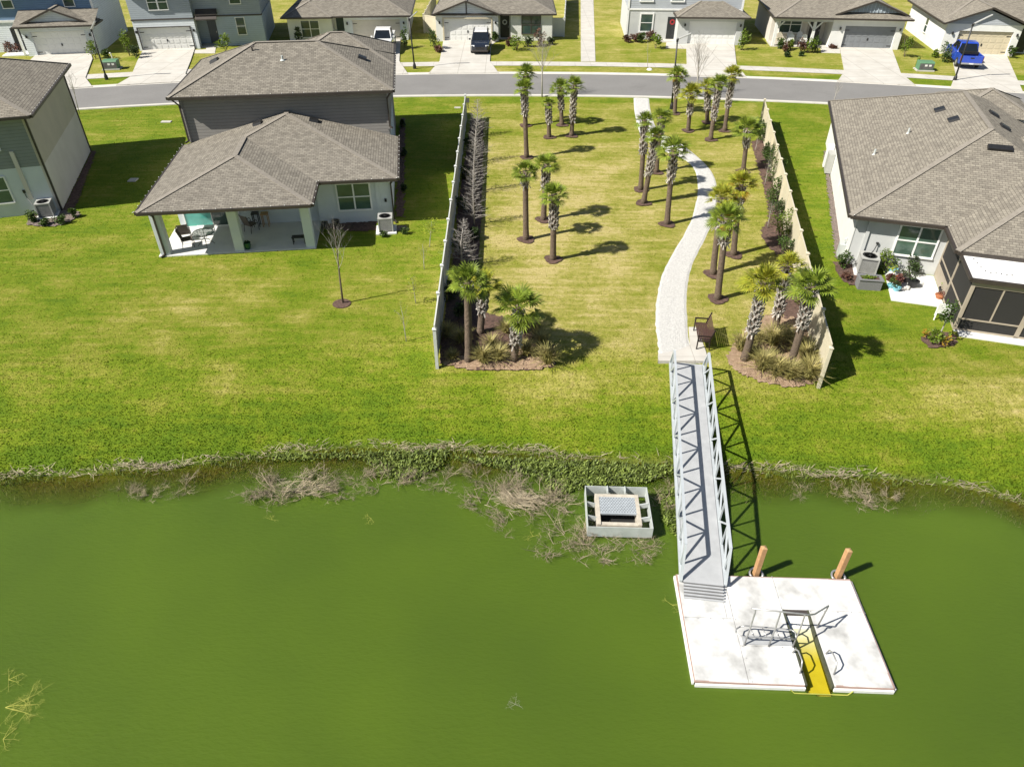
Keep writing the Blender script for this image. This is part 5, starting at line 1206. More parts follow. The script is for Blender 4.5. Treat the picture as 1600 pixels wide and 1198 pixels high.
# ------------------------------------------------------------------ fences
def fence(label, p0, p1, npan, m, h=1.83, name='fence', ext=True):
    p0, p1 = Vector((*p0, 0)), Vector((*p1, 0)); d = p1 - p0; L = d.length
    t = thing(name, label, 'fence', p0, math.atan2(d.y, d.x), 'vinyl fences'); w = L / npan
    pn = MB(); bot = MB()
    for i in range(npan):
        x0, x1 = i * w + .065, (i + 1) * w - .065; z0 = Zg(*(p0 + d * (i + .5) / npan).xy)
        b = MB(); b.box(x0, x1, -.012, .012, z0 + .1, z0 + h - .06); k = 15
        for j in range(1, k): b.box(x0 + (x1 - x0) * j / k - .006, x0 + (x1 - x0) * j / k + .006, -.0155, .0155, z0 + .16, z0 + h - .1)
        b.box(x0, x1, -.028, .028, z0 + h - .12, z0 + h); b.box(x0, x1, -.028, .028, z0 + .04, z0 + .2)
        b.build('panel', m, t)
    for i in range(npan + 1):
        z0 = Zg(*(p0 + d * i / npan).xy); b = MB(); x = i * w; b.box(x - .064, x + .064, -.064, .064, z0 - .1, z0 + h + .06)
        q = b.build('post', m, t)
        c = MB(); c.add([(x - .085, -.085, z0 + h + .06), (x + .085, -.085, z0 + h + .06), (x + .085, .085, z0 + h + .06), (x - .085, .085, z0 + h + .06), (x - .085, -.085, z0 + h + .09), (x + .085, -.085, z0 + h + .09), (x + .085, .085, z0 + h + .09), (x - .085, .085, z0 + h + .09), (x, 0, z0 + h + .15)], [(3, 2, 1, 0), (0, 1, 5, 4), (1, 2, 6, 5), (2, 3, 7, 6), (3, 0, 4, 7), (4, 5, 8), (5, 6, 8), (6, 7, 8), (7, 4, 8)]); c.build('cap', m, q)
    return t
fence('long pale vinyl fence on the left of the park, shaded bed behind it', (-3.07, 23.6), (-3.49, 55.2), 13, M['fence_white'])
fence('long cream vinyl fence on the right of the park, sunlit with mulch bed', (12.14, 22.28), (18.55, 54.0), 13, M['fence_tan'])
fence('short tan vinyl fence between the two single storey houses across the street', G(663, 52), (-9.6, 100), 6, M['fence_tan'])
fence('tan fence return closing the side yard of the middle house', G(664, 52), (-8.0, 84.9), 1, M['fence_tan'])
fence('white vinyl fence beside the concrete walk across the street', G(881, 58), (7.2, 106), 9, M['fence_white'])
fence('white fence return at the right wall of the middle house', (4.3, 84.2), G(880.5, 58), 1, M['fence_white'])

# ------------------------------------------------------------------ floating dock with kayak launch
DX, DY, DZ, DW, DD, DR = 7.66, 12.01, -1.02, 5.29, 3.50, RAD(-2.2)
d = thing('floating_dock', 'white floating dock with a yellow kayak launch slot and grab rails', 'dock', (DX, DY, DZ), DR)
x0, x1, y0, y1 = -DW / 2, DW / 2, -DD / 2, DD / 2
sx0, sx1, sy1 = .30, 1.06, .62
g = .012
panels = [(x0, -1.2 - g, y0, .25 - g), (x0, -1.38 - g, .25, y1), (-1.38, -1.2 - g, .25, y1), (-1.2, sx0 - g, y0, -.62 - g), (-1.2, sx0 - g, -.62, y1), (sx0, x1, sy1, y1), (sx1 + g, x1, y0, sy1 - g)]
for p in panels:
    b = MB(); b.box(p[0], p[1], p[2], p[3], -.08, 0); b.build('deck_panel', M['dock'], d, bevel=.008)
b = MB(); b.box(x0 + .02, sx0 - .02, y0 + .03, y1 - .03, -.40, -.085); b.box(sx1 + .02, x1 - .02, y0 + .03, y1 - .03, -.40, -.085); b.box(sx0 - .02, sx1 + .02, sy1 + .05, y1 - .03, -.40, -.085); b.build('float', M['dock_side'], d)
b = MB()
for a, c in (((x0, y1), (x1, y1)), ((x1, y1), (x1, y0)), ((sx0 - .02, y0), (x0, y0)), ((x1, y0), (sx1 + .05, y0)), ((x0, y0), (x0, y1))):
    b.bar((a[0], a[1], -.05), (c[0], c[1], -.03), .05, .065)
b.build('bumper', M['dock_trim'], d)
b = MB()
for a, c in (((x0, y0 - .05), (sx0, y0 - .05)), ((sx1, y0 - .05), (x1, y0 - .05)), ((x1 + .05, y0), (x1 + .05, y1)), ((x0 - .05, y0), (x0 - .05, y1))): b.bar((*a, -.13), (*c, -.13), .05, .13)
b.build('edge_rail', M['white'], d)
# launch slide: dips from the dock into the water
b = MB(); b.xprism([(sy1, -.05), (.35, -.11), (.08, -.185), (-.4, -.25), (y0 - .18, -.31), (y0 - .18, -.40), (sy1, -.15)], sx0 + .03, sx1 - .04); b.build('launch_slide', M['launch'], d)
b = MB(); b.box(sx0 + .05, sx1 - .05, sy1 - .16, sy1 + .0, -.13, -.02); b.build('slide_stop', M['trim_dark'], d)
b = MB(); b.box(sx0 + .0, sx0 + .05, y0, sy1, -.3, -.01); b.box(sx1 - .05, sx1, y0, sy1, -.3, -.01); b.build('slot_wall', M['slot'], d)
b = MB(); b.tube([(sx0 - .40, y0 - .08, -.12), (sx0 - .3, y0 - .15, -.175), (sx1 + .35, y0 - .15, -.175), (sx1 + .50, y0 - .08, -.1)], .014, 6); b.build('launch_hoop', M['twig_yellow'], d)
# transfer bench with overhead grab frame
b = MB(); b.box(-1.12, .26, -.60, -.32, -.02, .035); b.build('transfer_board', M['alu_deck'], d)
def rail(pts, r=.019, name='grab_rail'):
    b = MB(); b.tube([Vector(p) for p in pts], r, 8); return b.build(name, M['tube'], d, smooth=True)
for xx, hh_ in ((-1.09, 1.62), (-.41, 1.54), (.26, 1.45)):
    rail([(xx, -.62, 0), (xx + .01, -.60, hh_ * .5), (xx + .01, -.58, hh_ * .78), (xx + .05, -.50, hh_ * .84), (xx + .01, -.56, hh_ * .93), (xx, -.56, hh_)], .023, 'rail_post')
rail([(-1.2, -.56, 1.63), (.26, -.56, 1.45), (.36, -.55, 1.42), (.45, -.50, 1.35), (.64, -.37, 1.2), (1.14, .0, 1.06), (1.18, .03, 1.04), (1.18, .03, .98), (1.13, .03, .0)], .023)
rail([(-1.2, -.28, .38), (-1.05, -.26, .40), (.20, -.34, .40), (.30, -.42, .40), (.26, -.60, .42)], .021)
rail([(-1.2, -.28, .38), (-1.32, -.34, .36), (-1.36, -.44, .35), (-1.28, -.54, .35), (-1.1, -.60, .36), (-.41, -.60, .38), (.26, -.62, .38)], .021)
for xx in (-.95, -.60, -.25):
    rail([(xx, -.29, .40), (xx + .08, -.60, .36)], .017)
for sx in (sx0 - .07, sx1 + .09):
    rail([(sx, -1.42, 0), (sx, -1.38, .28), (sx + .02, -1.28, .37), (sx, -.98, .37), (sx - .02, -.86, .28), (sx - .02, -.80, 0)], .021)
b = MB(); b.lathe([(.016, 0), (.016, .012)], 6); BOLT = None
for (xa, ya, xb, yb) in ((sx0 - .06, y1, sx0 - .06, sy1), (sx1, sy1 - .08, x1, sy1 - .08), (-1.26, .3, -1.26, y1), (x0, .18, -1.2, .18), (-1.16, y0, -1.16, -.7), (-1.2, -.68, sx0, -.68)):
    k = int(math.hypot(xb - xa, yb - ya) / .34)
    for i in range(k + 1):
        if BOLT is None: o = b.build('bolt', M['rim'], d); BOLT = o.data
        else: o = part('bolt', BOLT, d)
        o.location = (xa + (xb - xa) * i / k + .04, ya + (yb - ya) * i / k + .03, 0)
for xx in (-.17, 2.34):
    b = MB(); pts = [(xx - .16, y1 + .03, -.02)] + [(xx + .2 * math.cos(a), y1 + .10 + .26 * math.sin(a), -.02) for a in [math.pi - k * math.pi / 8 for k in range(9)]] + [(xx + .16, y1 + .03, -.02)]
    b.tube(pts, .035, 8); b.build('pile_hoop', M['rim'], d, smooth=True)
def dl(x, y): c, s = math.cos(DR), math.sin(DR); return (DX + x * c - y * s, DY + x * s + y * c)
for xx, lab in ((-.17, 'square timber pile behind the dock, left one next to the gangway'), (2.34, 'square timber pile behind the dock, right one standing alone')):
    X, Y = dl(xx, y1 + .17); t = thing('dock_pile', lab, 'pile', (X, Y, WZ), .1, 'timber piles holding the dock')
    b = MB(); b.box(-.08, .08, -.08, .08, -2, 1.36); b.build('post', M['pile'], t, bevel=.01)
    b = MB(); b.add([(-.08, -.08, 1.36), (.08, -.08, 1.36), (.08, .08, 1.36), (-.08, .08, 1.36), (0, 0, 1.41)], [(0, 1, 4), (1, 2, 4), (2, 3, 4), (3, 0, 4)]); b.build('top', M['wood'], t)

# ------------------------------------------------------------------ gangway
ga, gb = Vector((7.11, 23.45, .10)), Vector((5.80, 13.45, -.86)); dv = gb - ga; Lg = dv.length
t = thing('gangway', 'long aluminium truss gangway sloping from the lawn to the floating dock', 'gangway', ga, 0)
t.rotation_euler = dv.to_track_quat('Y', 'Z').to_euler()
b = MB(); b.box(-.60, .60, 0, Lg, -.06, .0); b.build('deck', M['alu_deck'], t)
b = MB()
for i in range(12): b.box(-.60, .60, Lg * (i + .5) / 12 - .03, Lg * (i + .5) / 12 + .03, -.14, -.062)
b.build('cross_beams', M['alu'], t)
NPN = 5
for sx in (-.66, .66):
    b = MB(); e = .55
    b.bar((sx, 0, -.05), (sx, Lg, -.05), .09, .12); b.bar((sx, e, 1.07), (sx, Lg - e, 1.07), .085, .075)
    b.bar((sx, 0, .0), (sx, e, 1.07), .07, .07); b.bar((sx, Lg, .0), (sx, Lg - e, 1.07), .07, .07)
    w = (Lg - 2 * e) / NPN
    for i in range(NPN + 1):
        y = e + i * w; b.bar((sx, y, 0), (sx, y, 1.07), .05, .05)
        if i < NPN:
            ym = y + w / 2
            b.bar((sx, ym, 0), (sx, ym, 1.05), .045, .045); b.bar((sx, y, 0), (sx, ym, 1.05), .055, .055); b.bar((sx, ym, 1.05), (sx, y + w, 0), .055, .055)
    b.build('truss', M['alu'], t)
for sx in (-.72, .72):
    pass
b = MB(); y_ = Lg
for k in range(6): z_ = -.014 * k; b.yprism([(-.60, z_), (.60, z_), (.57, z_ - .045), (-.57, z_ - .045)], y_ + .10 * k, y_ + .10 * k + .055)
b.bar((0, y_ - .02, -.058), (0, y_ + .58, -.140), 1.16, .02, 1)
o = b.build('transition_plate', [M['alu_deck'], M['coil']], t); 
# ------------------------------------------------------------------ pond overflow box
X, Y = 3.54, 16.33; t = thing('overflow_box', 'galvanised skimmer box round a concrete drain with a grate in the pond', 'drain', (X, Y, WZ), RAD(-2))
W2, D2, zt = 1.06, .92, .56
b = MB(); b.box(-W2, W2, -D2, -D2 + .02, .1, zt); b.box(-W2, W2, D2 - .02, D2, .1, zt); b.box(-W2, -W2 + .02, -D2 + .02, D2 - .02, .1, zt); b.box(W2 - .02, W2, -D2 + .02, D2 - .02, .1, zt)
b.build('skimmer_plate', M['galv'], t)
for p_, q_, w_, h_ in [((s, D2 - .02, .5), (s, .66, .5), .03, .22) for s in (-.3, .3)] + [((-W2 + .02, s - .1, .45), (-.74, s - .1, .36), .03, .2) for s in (-.3, .3)] + [((W2 - .02, s - .1, .45), (.74, s - .1, .36), .03, .2) for s in (-.3, .3)]:
    b = MB(); b.bar(p_, q_, w_, h_); b.build('bracket', M['galv'], t)
b = MB(); b.box(-.74, .74, .52, .66, -1, .46); b.box(-.74, -.60, -.70, .52, -1, .46); b.box(.60, .74, -.70, .52, -1, .46); b.box(-.60, .60, -.70, -.56, -1, .42); b.box(-.60, .60, -.58, .52, -1, -.2)
b.build('concrete_riser', M['conc_old'], t, bevel=.01)
b = MB(); b.box(-.60, .60, -.58, .52, .0, .03); b.build('shaft_dark_slab', M['dark'], t)  # slab over the water, coloured near black for the darkness inside the riser
b = MB()
for i in range(11): b.box(-.60, .60, -.20 + i * .068, -.168 + i * .068, .43, .465)
for i in range(10):
    for k in range(13): x = -.56 + k * .092 + (.046 if i % 2 else 0); b.box(x - .022, x + .022, -.168 + i * .068, -.132 + i * .068, .43, .462)
b.box(-.6, .6, -.24, -.20, .40, .47); b.build('grate', M['grate'], t)

# ------------------------------------------------------------------ bench
t = thing('park_bench', 'brown slatted bench with black metal arms beside the path landing', 'bench', (8.12, 25.22, .045), RAD(-97 - 180))
b = MB()
L = 1.42
t.rotation_euler = (0, 0, RAD(83))
# local: x along the seat, -y is the back, +y is the front (faces the path)
for i in range(7): b.box(-L / 2 + .04, L / 2 - .04, .30 - i * .072 - .06, .30 - i * .072, .42, .45)
b.build('seat', M['bench_slat'], t)
b = MB()
for i in range(6):
    z = .50 + i * .072; y = -.20 - i * .018; b.bar((-L / 2 + .04, y, z), (L / 2 - .04, y, z), .062, .025, 0, (0, 1, -.2))
b.build('backrest', M['bench_slat'], t)
for s in (-1, 1):
    x = s * (L / 2); b = MB(); b.bar((x, .30, 0), (x, .30, .64), .05, .05); b.bar((x, -.22, 0), (x, -.18, .5), .05, .05); b.bar((x, -.18, .48), (x, -.32, .96), .05, .05); b.bar((x, .34, .65), (x, -.24, .65), .06, .04); b.bar((x, .30, .40), (x, -.2, .40), .05, .05)
    b.build('arm_frame', M['bench_frame'], t)

# ------------------------------------------------------------------ street lamps
def lamp(label, px, top, arm):
    X, Y = G(*px); tx, tz = V(*top, Y); ax, az = V(*arm, Y); H_ = tz
    t = thing('street_lamp', label, 'street lamp', (X, Y, 0), 0, 'black street lamps')
    b = MB(); b.tube([(0, 0, 0), (tx - X, 0, H_)], [.075, .055], 10); b.build('post', M['black'], t, smooth=True)
    b = MB(); b.lathe([(.16, 0), (.15, .3), (.10, .45), (.08, .5)], 12); b.build('base_cover', M['black'], t)
    b = MB(); b.lathe([(.05, -.1), (.09, -.05), (.09, .12), (.04, .2)], 10, (tx - X, 0, H_)); b.tube([(tx - X, 0, H_), (tx - X + .1, -.05, H_ + .15)], .035, 8); b.build('bracket', M['black'], t)
    hd = MB(); dx = ax - tx; hd.bar((tx - X + .06, -.05, H_ + .15), (ax - X, -.12, az), .20, .09); hd.build('lamp_head', M['steel'], t, bevel=.02)
    b = MB(); b.bar((tx - X + .5 * dx, -.085, (H_ + .15 + az) / 2 - .055), (ax - X - .05, -.115, az - .055), .15, .02); b.build('lens', M['label_white'], t)
    return t
lamp('black street lamp on the near verge among the palms', (1049, 170.6), (1058.5, 64), (1079.5, 52))
lamp('black street lamp beside the green utility box at the blue house', (167, 124.7), (143, 48.5), (149.6, 33))
lamp('black street lamp on the far verge right of the taupe roof', (648, 107.6), (639.5, 31.5), (652, 18))
lamp('black street lamp in front of the blue pickup', (1491, 127), (1520, 40), (1550, 23))

# ------------------------------------------------------------------ utility boxes and small yard things
def utility(label, px, w, rz):
    X, Y = G(*px); t = thing('utility_box', label, 'utility box', (X, Y, 0), rz, 'green utility boxes')
    b = MB(); b.box(-w * .6, w * .6, -.55, .55, 0, .10); b.build('pad', M['sidewalk'], t)
    b = MB(); b.xprism([(-.45, .1), (.45, .1), (.45, .80), (-.38, .80), (-.45, .70)], -w / 2, w / 2); b.build('cabinet', M['util_green'], t, bevel=.02)
    b = MB(); b.box(-w / 2 + .06, w / 2 - .06, -.462, -.45, .16, .66); b.build('door', M['coil'], t)
    for k in (.0, .36):
        b = MB(); b.box(-.02 + k - .15, .2 + k - .15, -.472, -.463, .42, .58); b.build('warning_label', M['label_white'], t)
utility('green utility box beside the lamp at the blue house', (176, 108), 1.3, RAD(9)); utility('green utility box on the grass left of the blue pickup', (1443, 110), 1.3, RAD(-8))
X, Y = G(177, 96); b = MB(); b.tube([(0, 0, 0), (0, 0, .75)], .05, 8); b.tube([(0, 0, .72), (.0, -.2, .78)], .06, 8); o = b.build('marker_post', M['white']); o.location = (X, Y, 0); tag(o, 'white marker post behind the green utility box', 'post')
X, Y = G(1432, 104); b = MB(); b.lathe([(.14, 0), (.14, .75), (.08, .85)], 10); o = b.build('pedestal', M['leaf_bright']); o.location = (X, Y, 0); tag(o, 'bright green round pedestal beside the right utility box', 'pedestal')
for px, sz, lab in [((260, 191), (.75, .35), 'white rectangular lid on the lawn between the left houses'), ((208, 282), (.5, .5), 'pale square lid in the shaded lawn between the left houses'), ((715, 169), (.5, .25), 'white lid in the grass left of the left fence')]:
    X, Y = G(*px); b = MB(); b.box(-sz[0] / 2, sz[0] / 2, -sz[1] / 2, sz[1] / 2, -.05, .04); b.box(-.05, .05, -.03, .03, .04, .055); o = b.build('valve_lid', M['sidewalk'], bevel=.01); o.location = (X, Y, .02); tag(o, lab, 'valve lid')
X, Y = G(731.5, 169.5); t = thing('yard_sign', 'small dark sign standing at the road end of the left fence', 'sign', (X, Y, 0), 0); b = MB(); b.bar((0, 0, 0), (0, 0, .7), .06, .06); b.build('post', M['black'], t); b = MB(); b.box(-.12, .12, -.05, -.03, .45, .8); b.build('board', M['coil'], t)
# ------------------------------------------------------------------ air conditioners
def condenser(label, X, Y, rz, w=.78, h=.86):
    t = thing('air_conditioner', label, 'air conditioner', (X, Y, 0), rz, 'outdoor condensers')
    b = MB(); b.box(-.55, .55, -.55, .55, -.05, .07); b.build('pad', M['patio'], t)
    b = MB(); a = w / 2; b.box(-a + .03, a - .03, -a + .03, a - .03, .08, h - .06); b.build('coil', M['coil'], t)
    b = MB()
    for sx in (-1, 1):
        for sy in (-1, 1): b.box(sx * a - (.06 if sx > 0 else 0), sx * a + (.06 if sx < 0 else 0), sy * a - (.06 if sy > 0 else 0), sy * a + (.06 if sy < 0 else 0), .07, h - .06)
    for k in range(13):
        z = .14 + k * .05; b.box(-a + .01, a - .01, -a + .012, -a + .03, z, z + .016); b.box(-a + .012, -a + .03, -a + .03, a - .03, z, z + .016); b.box(a - .03, a - .012, -a + .03, a - .03, z, z + .016)
    n = 24; r = a * .82
    top = [(r * math.cos(6.2832 * k / n), r * math.sin(6.2832 * k / n)) for k in range(n)]; sq = []
    for k in range(n):
        c, s = math.cos(6.2832 * k / n), math.sin(6.2832 * k / n); q = a / max(abs(c), abs(s)); sq.append((c * q, s * q))
    b.add([(x, y, h) for x, y in top] + [(x, y, h) for x, y in sq] + [(x, y, h - .06) for x, y in sq] + [(x, y, h - .06) for x, y in top], [(k, n + k, n + (k + 1) % n, (k + 1) % n) for k in range(n)] + [(n + k, 2 * n + k, 2 * n + (k + 1) % n, n + (k + 1) % n) for k in range(n)] + [(k, (k + 1) % n, 3 * n + (k + 1) % n, 3 * n + k) for k in range(n)])
    b.build('casing', M['steel'], t)
    b = MB()
    for k in range(5): b.lathe([(r * (.25 + .15 * k), h - .012), (r * (.25 + .15 * k) + .012, h - .012), (r * (.25 + .15 * k) + .012, h - .004), (r * (.25 + .15 * k), h - .004)], 24)
    for k in range(8): a_ = k * math.pi / 4; b.bar((0, 0, h - .002), (r * math.cos(a_), r * math.sin(a_), h - .002), .012, .006)
    b.lathe([(.07, h - .01), (.06, h + .015)], 12); b.build('fan_guard', M['black'], t)
    b = MB()
    for k in range(3): a_ = k * 2.094; b.cbox((.18 * math.cos(a_), .18 * math.sin(a_), h - .10), (.3, .12, .008), 0, a_, ('X', .4))
    b.build('fan', M['coil'], t); return t
condenser('grey condenser at the patio house right corner', *G(604, 360), RAD(7)); condenser('condenser among plants at the left house corner', *G(76, 337), RAD(17)); condenser('condenser above the wicker planter at the right house', *G(1351, 425), RAD(-17), .85, .92)
# ------------------------------------------------------------------ patio furniture of the taupe house
def lw(o, x, y):
    a = o.rotation_euler.z; return (o.location.x + x * math.cos(a) - y * math.sin(a), o.location.y + x * math.sin(a) + y * math.cos(a))
def chair(label, x, y, rz):
    X, Y = lw(HB, x, y); t = thing('patio_chair', label, 'chair', (X, Y, .06), rz, 'sling patio chairs')
    b = MB(); b.add([(-.24, -.25, .42), (.24, -.25, .42), (.24, .22, .38), (-.24, .22, .38), (.24, .40, 1.0), (-.24, .40, 1.0)], [(0, 1, 2, 3), (3, 2, 4, 5)]); o = b.build('sling', M['sling'], t)
    md = o.modifiers.new('s', 'SOLIDIFY'); md.thickness = .015
    for s in (-.26, .26):
        b = MB(); b.tube([(s, -.28, 0), (s, -.27, .44), (s, .22, .39), (s, .41, 1.02)], .017, 6); b.tube([(s, .30, 0), (s, .22, .39)], .017, 6); b.tube([(s, -.27, .44), (s, -.2, .62), (s, .25, .62), (s, .32, .7)], .017, 6); b.build('frame', M['trim_dark'], t)
    return t
chair('sling patio chair at the left end of the covered patio, farther from the table', 1.05, 2.55, RAD(200)); chair('sling patio chair beside the round glass table', 1.35, 1.75, RAD(110))
chair('dark patio chair in the shade behind the middle column', 4.35, 3.2, RAD(150))
X, Y = lw(HB, 2.25, 1.75); t = thing('patio_table', 'round glass patio table with black crossed legs', 'table', (X, Y, .06))
b = MB(); b.lathe([(.52, .70), (.52, .715)], 28); b.build('glass_top', M['table_glass'], t)
b = MB(); n = 28; b.tube([(.53 * math.cos(6.2832 * k / n), .53 * math.sin(6.2832 * k / n), .705) for k in range(n + 1)], .018, 6); b.build('rim', M['trim_dark'], t)
for k in range(4): a_ = k * math.pi / 2 + .4; b = MB(); b.tube([(.45 * math.cos(a_), .45 * math.sin(a_), .70), (.05 * math.cos(a_), .05 * math.sin(a_), .42), (.42 * math.cos(a_), .42 * math.sin(a_), 0)], .015, 6); b.build('leg', M['trim_dark'], t)
def low(label, x, y, w, dd, h, m, name, cat):
    X, Y = lw(HB, x, y); t = thing(name, label, cat, (X, Y, .06), HB.rotation_euler.z)
    b = MB(); b.box(-w / 2, w / 2, -dd / 2, dd / 2, h - .05, h); b.build('top', M[m], t, bevel=.01)
    for sx in (-1, 1):
        for sy in (-1, 1): b = MB(); b.box(sx * (w / 2 - .05) - .02, sx * (w / 2 - .05) + .02, sy * (dd / 2 - .05) - .02, sy * (dd / 2 - .05) + .02, 0, h - .05); b.build('leg', M[m], t)
low('white low side table in front of the sliding door', 2.0, 3.0, .9, .5, .45, 'white', 'side_table', 'table'); low('light wooden high stool under the strip window', 5.05, 3.75, .4, .4, .75, 'wood', 'bar_stool', 'stool'); low('black high stool under the strip window', 4.55, 3.8, .4, .4, .78, 'black', 'bar_stool', 'stool'); low('small black bench at the right patio column', 7.1, 1.35, .7, .35, .4, 'black', 'bench', 'bench')
X, Y = lw(HB, 4.5, 1.0); t = thing('plant_pot', 'glazed green pot at the foot of the middle patio column', 'pot', (X, Y, .06)); b = MB(); b.lathe([(.12, 0), (.19, .2), (.18, .34), (.2, .36), (.15, .36), (.13, .3)], 16); b.build('pot', M['green_glaze'], t, smooth=True); b = MB(); leaf_cloud(random.Random(1), b, (0, 0, .4), (.13, .13, .1), 40, .08, 3); b.build('plant', M['leaf_dark'], t)
X, Y = lw(HB, 8.35, 2.6); t = thing('hose_reel', 'black hose reel at the right side of the patio', 'hose reel', (X, Y, 0)); b = MB(); b.xprism([(.22 * math.cos(k * .5236), .45 + .22 * math.sin(k * .5236)) for k in range(12)], -.14, .14); b.build('drum', M['black'], t)
for x_ in (-.17, .17): b = MB(); b.bar((x_, -.2, 0), (x_, 0, .5), .04, .04); b.bar((x_, .2, 0), (x_, 0, .5), .04, .04); b.build('stand', M['black'], t)
X, Y = lw(HB, 8.85, 3.35); t = thing('plant_pot', 'black tub against the white wall right of the patio', 'pot', (X, Y, 0)); b = MB(); b.lathe([(.18, 0), (.22, .35), (.18, .35), (.17, .3)], 14); b.build('tub', M['black'], t)
# ------------------------------------------------------------------ right house terrace
t = thing('planter_box', 'grey wicker planter box with green seedlings below the condenser', 'planter', (*G(1355, 449), 0), RAD(-8))
b = MB(); b.box(-.52, .52, -.28, -.22, 0, .5); b.box(-.52, .52, .22, .28, 0, .5); b.box(-.52, -.46, -.22, .22, 0, .5); b.box(.46, .52, -.22, .22, 0, .5); b.build('box', M['wicker'], t)
b = MB(); b.box(-.56, .56, -.32, -.2, .5, .54); b.box(-.56, .56, .2, .32, .5, .54); b.box(-.56, -.44, -.2, .2, .5, .54); b.box(.44, .56, -.2, .2, .5, .54); b.build('rim', M['wicker'], t)
b = MB(); b.box(-.46, .46, -.22, .22, .3, .44); b.build('soil', M['mulch'], t); b = MB(); leaf_cloud(random.Random(9), b, (0, 0, .52), (.45, .2, .12), 150, .09, 8); b.build('seedlings', M['leaf_bright'], t)
def pot(label, px, r, h, m, leafm=None, name='flower_pot', lh=.3):
    r *= 1.25; h *= 1.2; lh *= 1.5
    X, Y = G(*px); t = thing(name, label, 'flower pot', (X, Y, .045), 0, 'pots on the right terrace')
    b = MB(); b.lathe([(r * .7, 0), (r, h), (r * 1.08, h), (r * 1.08, h - .03), (r * .85, h - .02), (r * .8, h - .06)], 14); b.build('pot', M[m], t, smooth=False)
    if leafm: b = MB(); leaf_cloud(random.Random(int(px[0])), b, (0, 0, h + lh * .5), (r * 1.5, r * 1.5, lh * .6), 70, .09, 5); b.build('plant', M[leafm], t)
pot('orange pot in the middle of the pot cluster', (1402, 442), .14, .22, 'orange'); pot('black tub with dark plant at the edge of the white slab', (1424, 449), .2, .28, 'black', 'leaf_dark'); pot('dark pot right of the orange pot', (1412, 440), .2, .25, 'trim_dark', 'leaf_dark'); pot('teal and white pot behind the red flowers', (1393, 428), .17, .24, 'teal', 'leaf'); pot('white pot with pale leaves left of the orange pot', (1390, 436), .14, .24, 'white', 'leaf_yellow')
pot('pale blue pot on the lawn corner of the slab', (1399, 455), .15, .16, 'teal', 'leaf_dark', lh=.15); pot('blue white dish at the front of the slab', (1391, 450), .14, .12, 'teal', 'leaf'); pot('terracotta pot against the white wall, left of the round grey tub', (1441, 424), .14, .2, 'terracotta', 'leaf_red', lh=.15); pot('round grey tub against the terrace wall', (1455, 424), .2, .25, 'steel'); pot('black round tub by the screen frame', (1467, 427), .18, .25, 'black'); pot('bright leaved plant pot by the screen porch frame', (1470, 459), .14, .22, 'black', 'leaf_bright', lh=.3); pot('low pink pot at the slab corner under the screen porch', (1467, 467), .17, .15, 'terracotta', 'leaf_red', lh=.1); pot('small terracotta pot in the plant clump by the wall', (1418, 420), .13, .2, 'terracotta', 'leaf_red', lh=.3); pot('tan pot with dry plant below the window', (1404, 416), .13, .2, 'terracotta', 'leaf_yellow', lh=.3)
X, Y = G(1411, 453); b = MB(); rng = random.Random(4)
for k in range(7): b.lathe([(.03, 0), (.08, .04), (.07, .1), (.02, .13)], 7, (rng.uniform(-.25, .3), rng.uniform(-.1, .1), 0))
o = b.build('garden_stones', M['sidewalk']); o.location = (X, Y, .045); tag(o, 'little row of pale stones at the slab edge', 'stones')
X, Y = G(1468, 498); t = thing('garden_chair', 'white garden chair beside the young tree at the screen porch', 'chair', (X, Y, 0), RAD(150)); b = MB(); b.box(-.25, .25, -.25, .25, .38, .42); b.build('seat', M['white'], t); b = MB(); b.xprism([(.22, .42), (.26, .42), (.40, .95), (.36, .95)], -.25, .25); b.build('backrest', M['white'], t)
for sx in (-.22, .22):
    for sy in (-.22, .22): b = MB(); b.box(sx - .025, sx + .025, sy - .025, sy + .025, 0, .38); b.build('leg', M['white'], t)
# porch chairs across the street
HP = bpy.data.objects['house.008']
CL = ['tan porch chair at the left end of the far white porch', 'white porch chair left of centre, back row', 'white porch chair right of centre, back row', 'white porch chair at front left of the porch', 'white porch chair at front right of the porch']
for i, (x, y, m) in enumerate([(-6.0, 1.0, 'stucco_tan'), (-4.9, 1.5, 'white'), (-3.9, 1.5, 'white'), (-5.0, .7, 'white'), (-3.7, .7, 'white')]):
    X, Y = lw(HP, x, y); t = thing('porch_chair', CL[i], 'chair', (X, Y, .1), HP.rotation_euler.z + (0 if y > .8 else math.pi), 'porch chairs')
    b = MB(); b.box(-.28, .28, -.3, .25, .34, .39); b.build('seat', M[m], t); b = MB(); b.yprism([(-.28, .39), (.28, .39), (.28, .9), (.15, 1.05), (-.15, 1.05), (-.28, .9)], .24, .29); b.build('backrest', M[m], t)
    for sx in (-.3, .3): b = MB(); b.bar((sx, -.3, 0), (sx, -.3, .56), .05, .05); b.bar((sx, .25, 0), (sx, .25, .56), .05, .05); b.bar((sx, -.35, .57), (sx, .3, .57), .1, .03); b.build('arm', M[m], t)

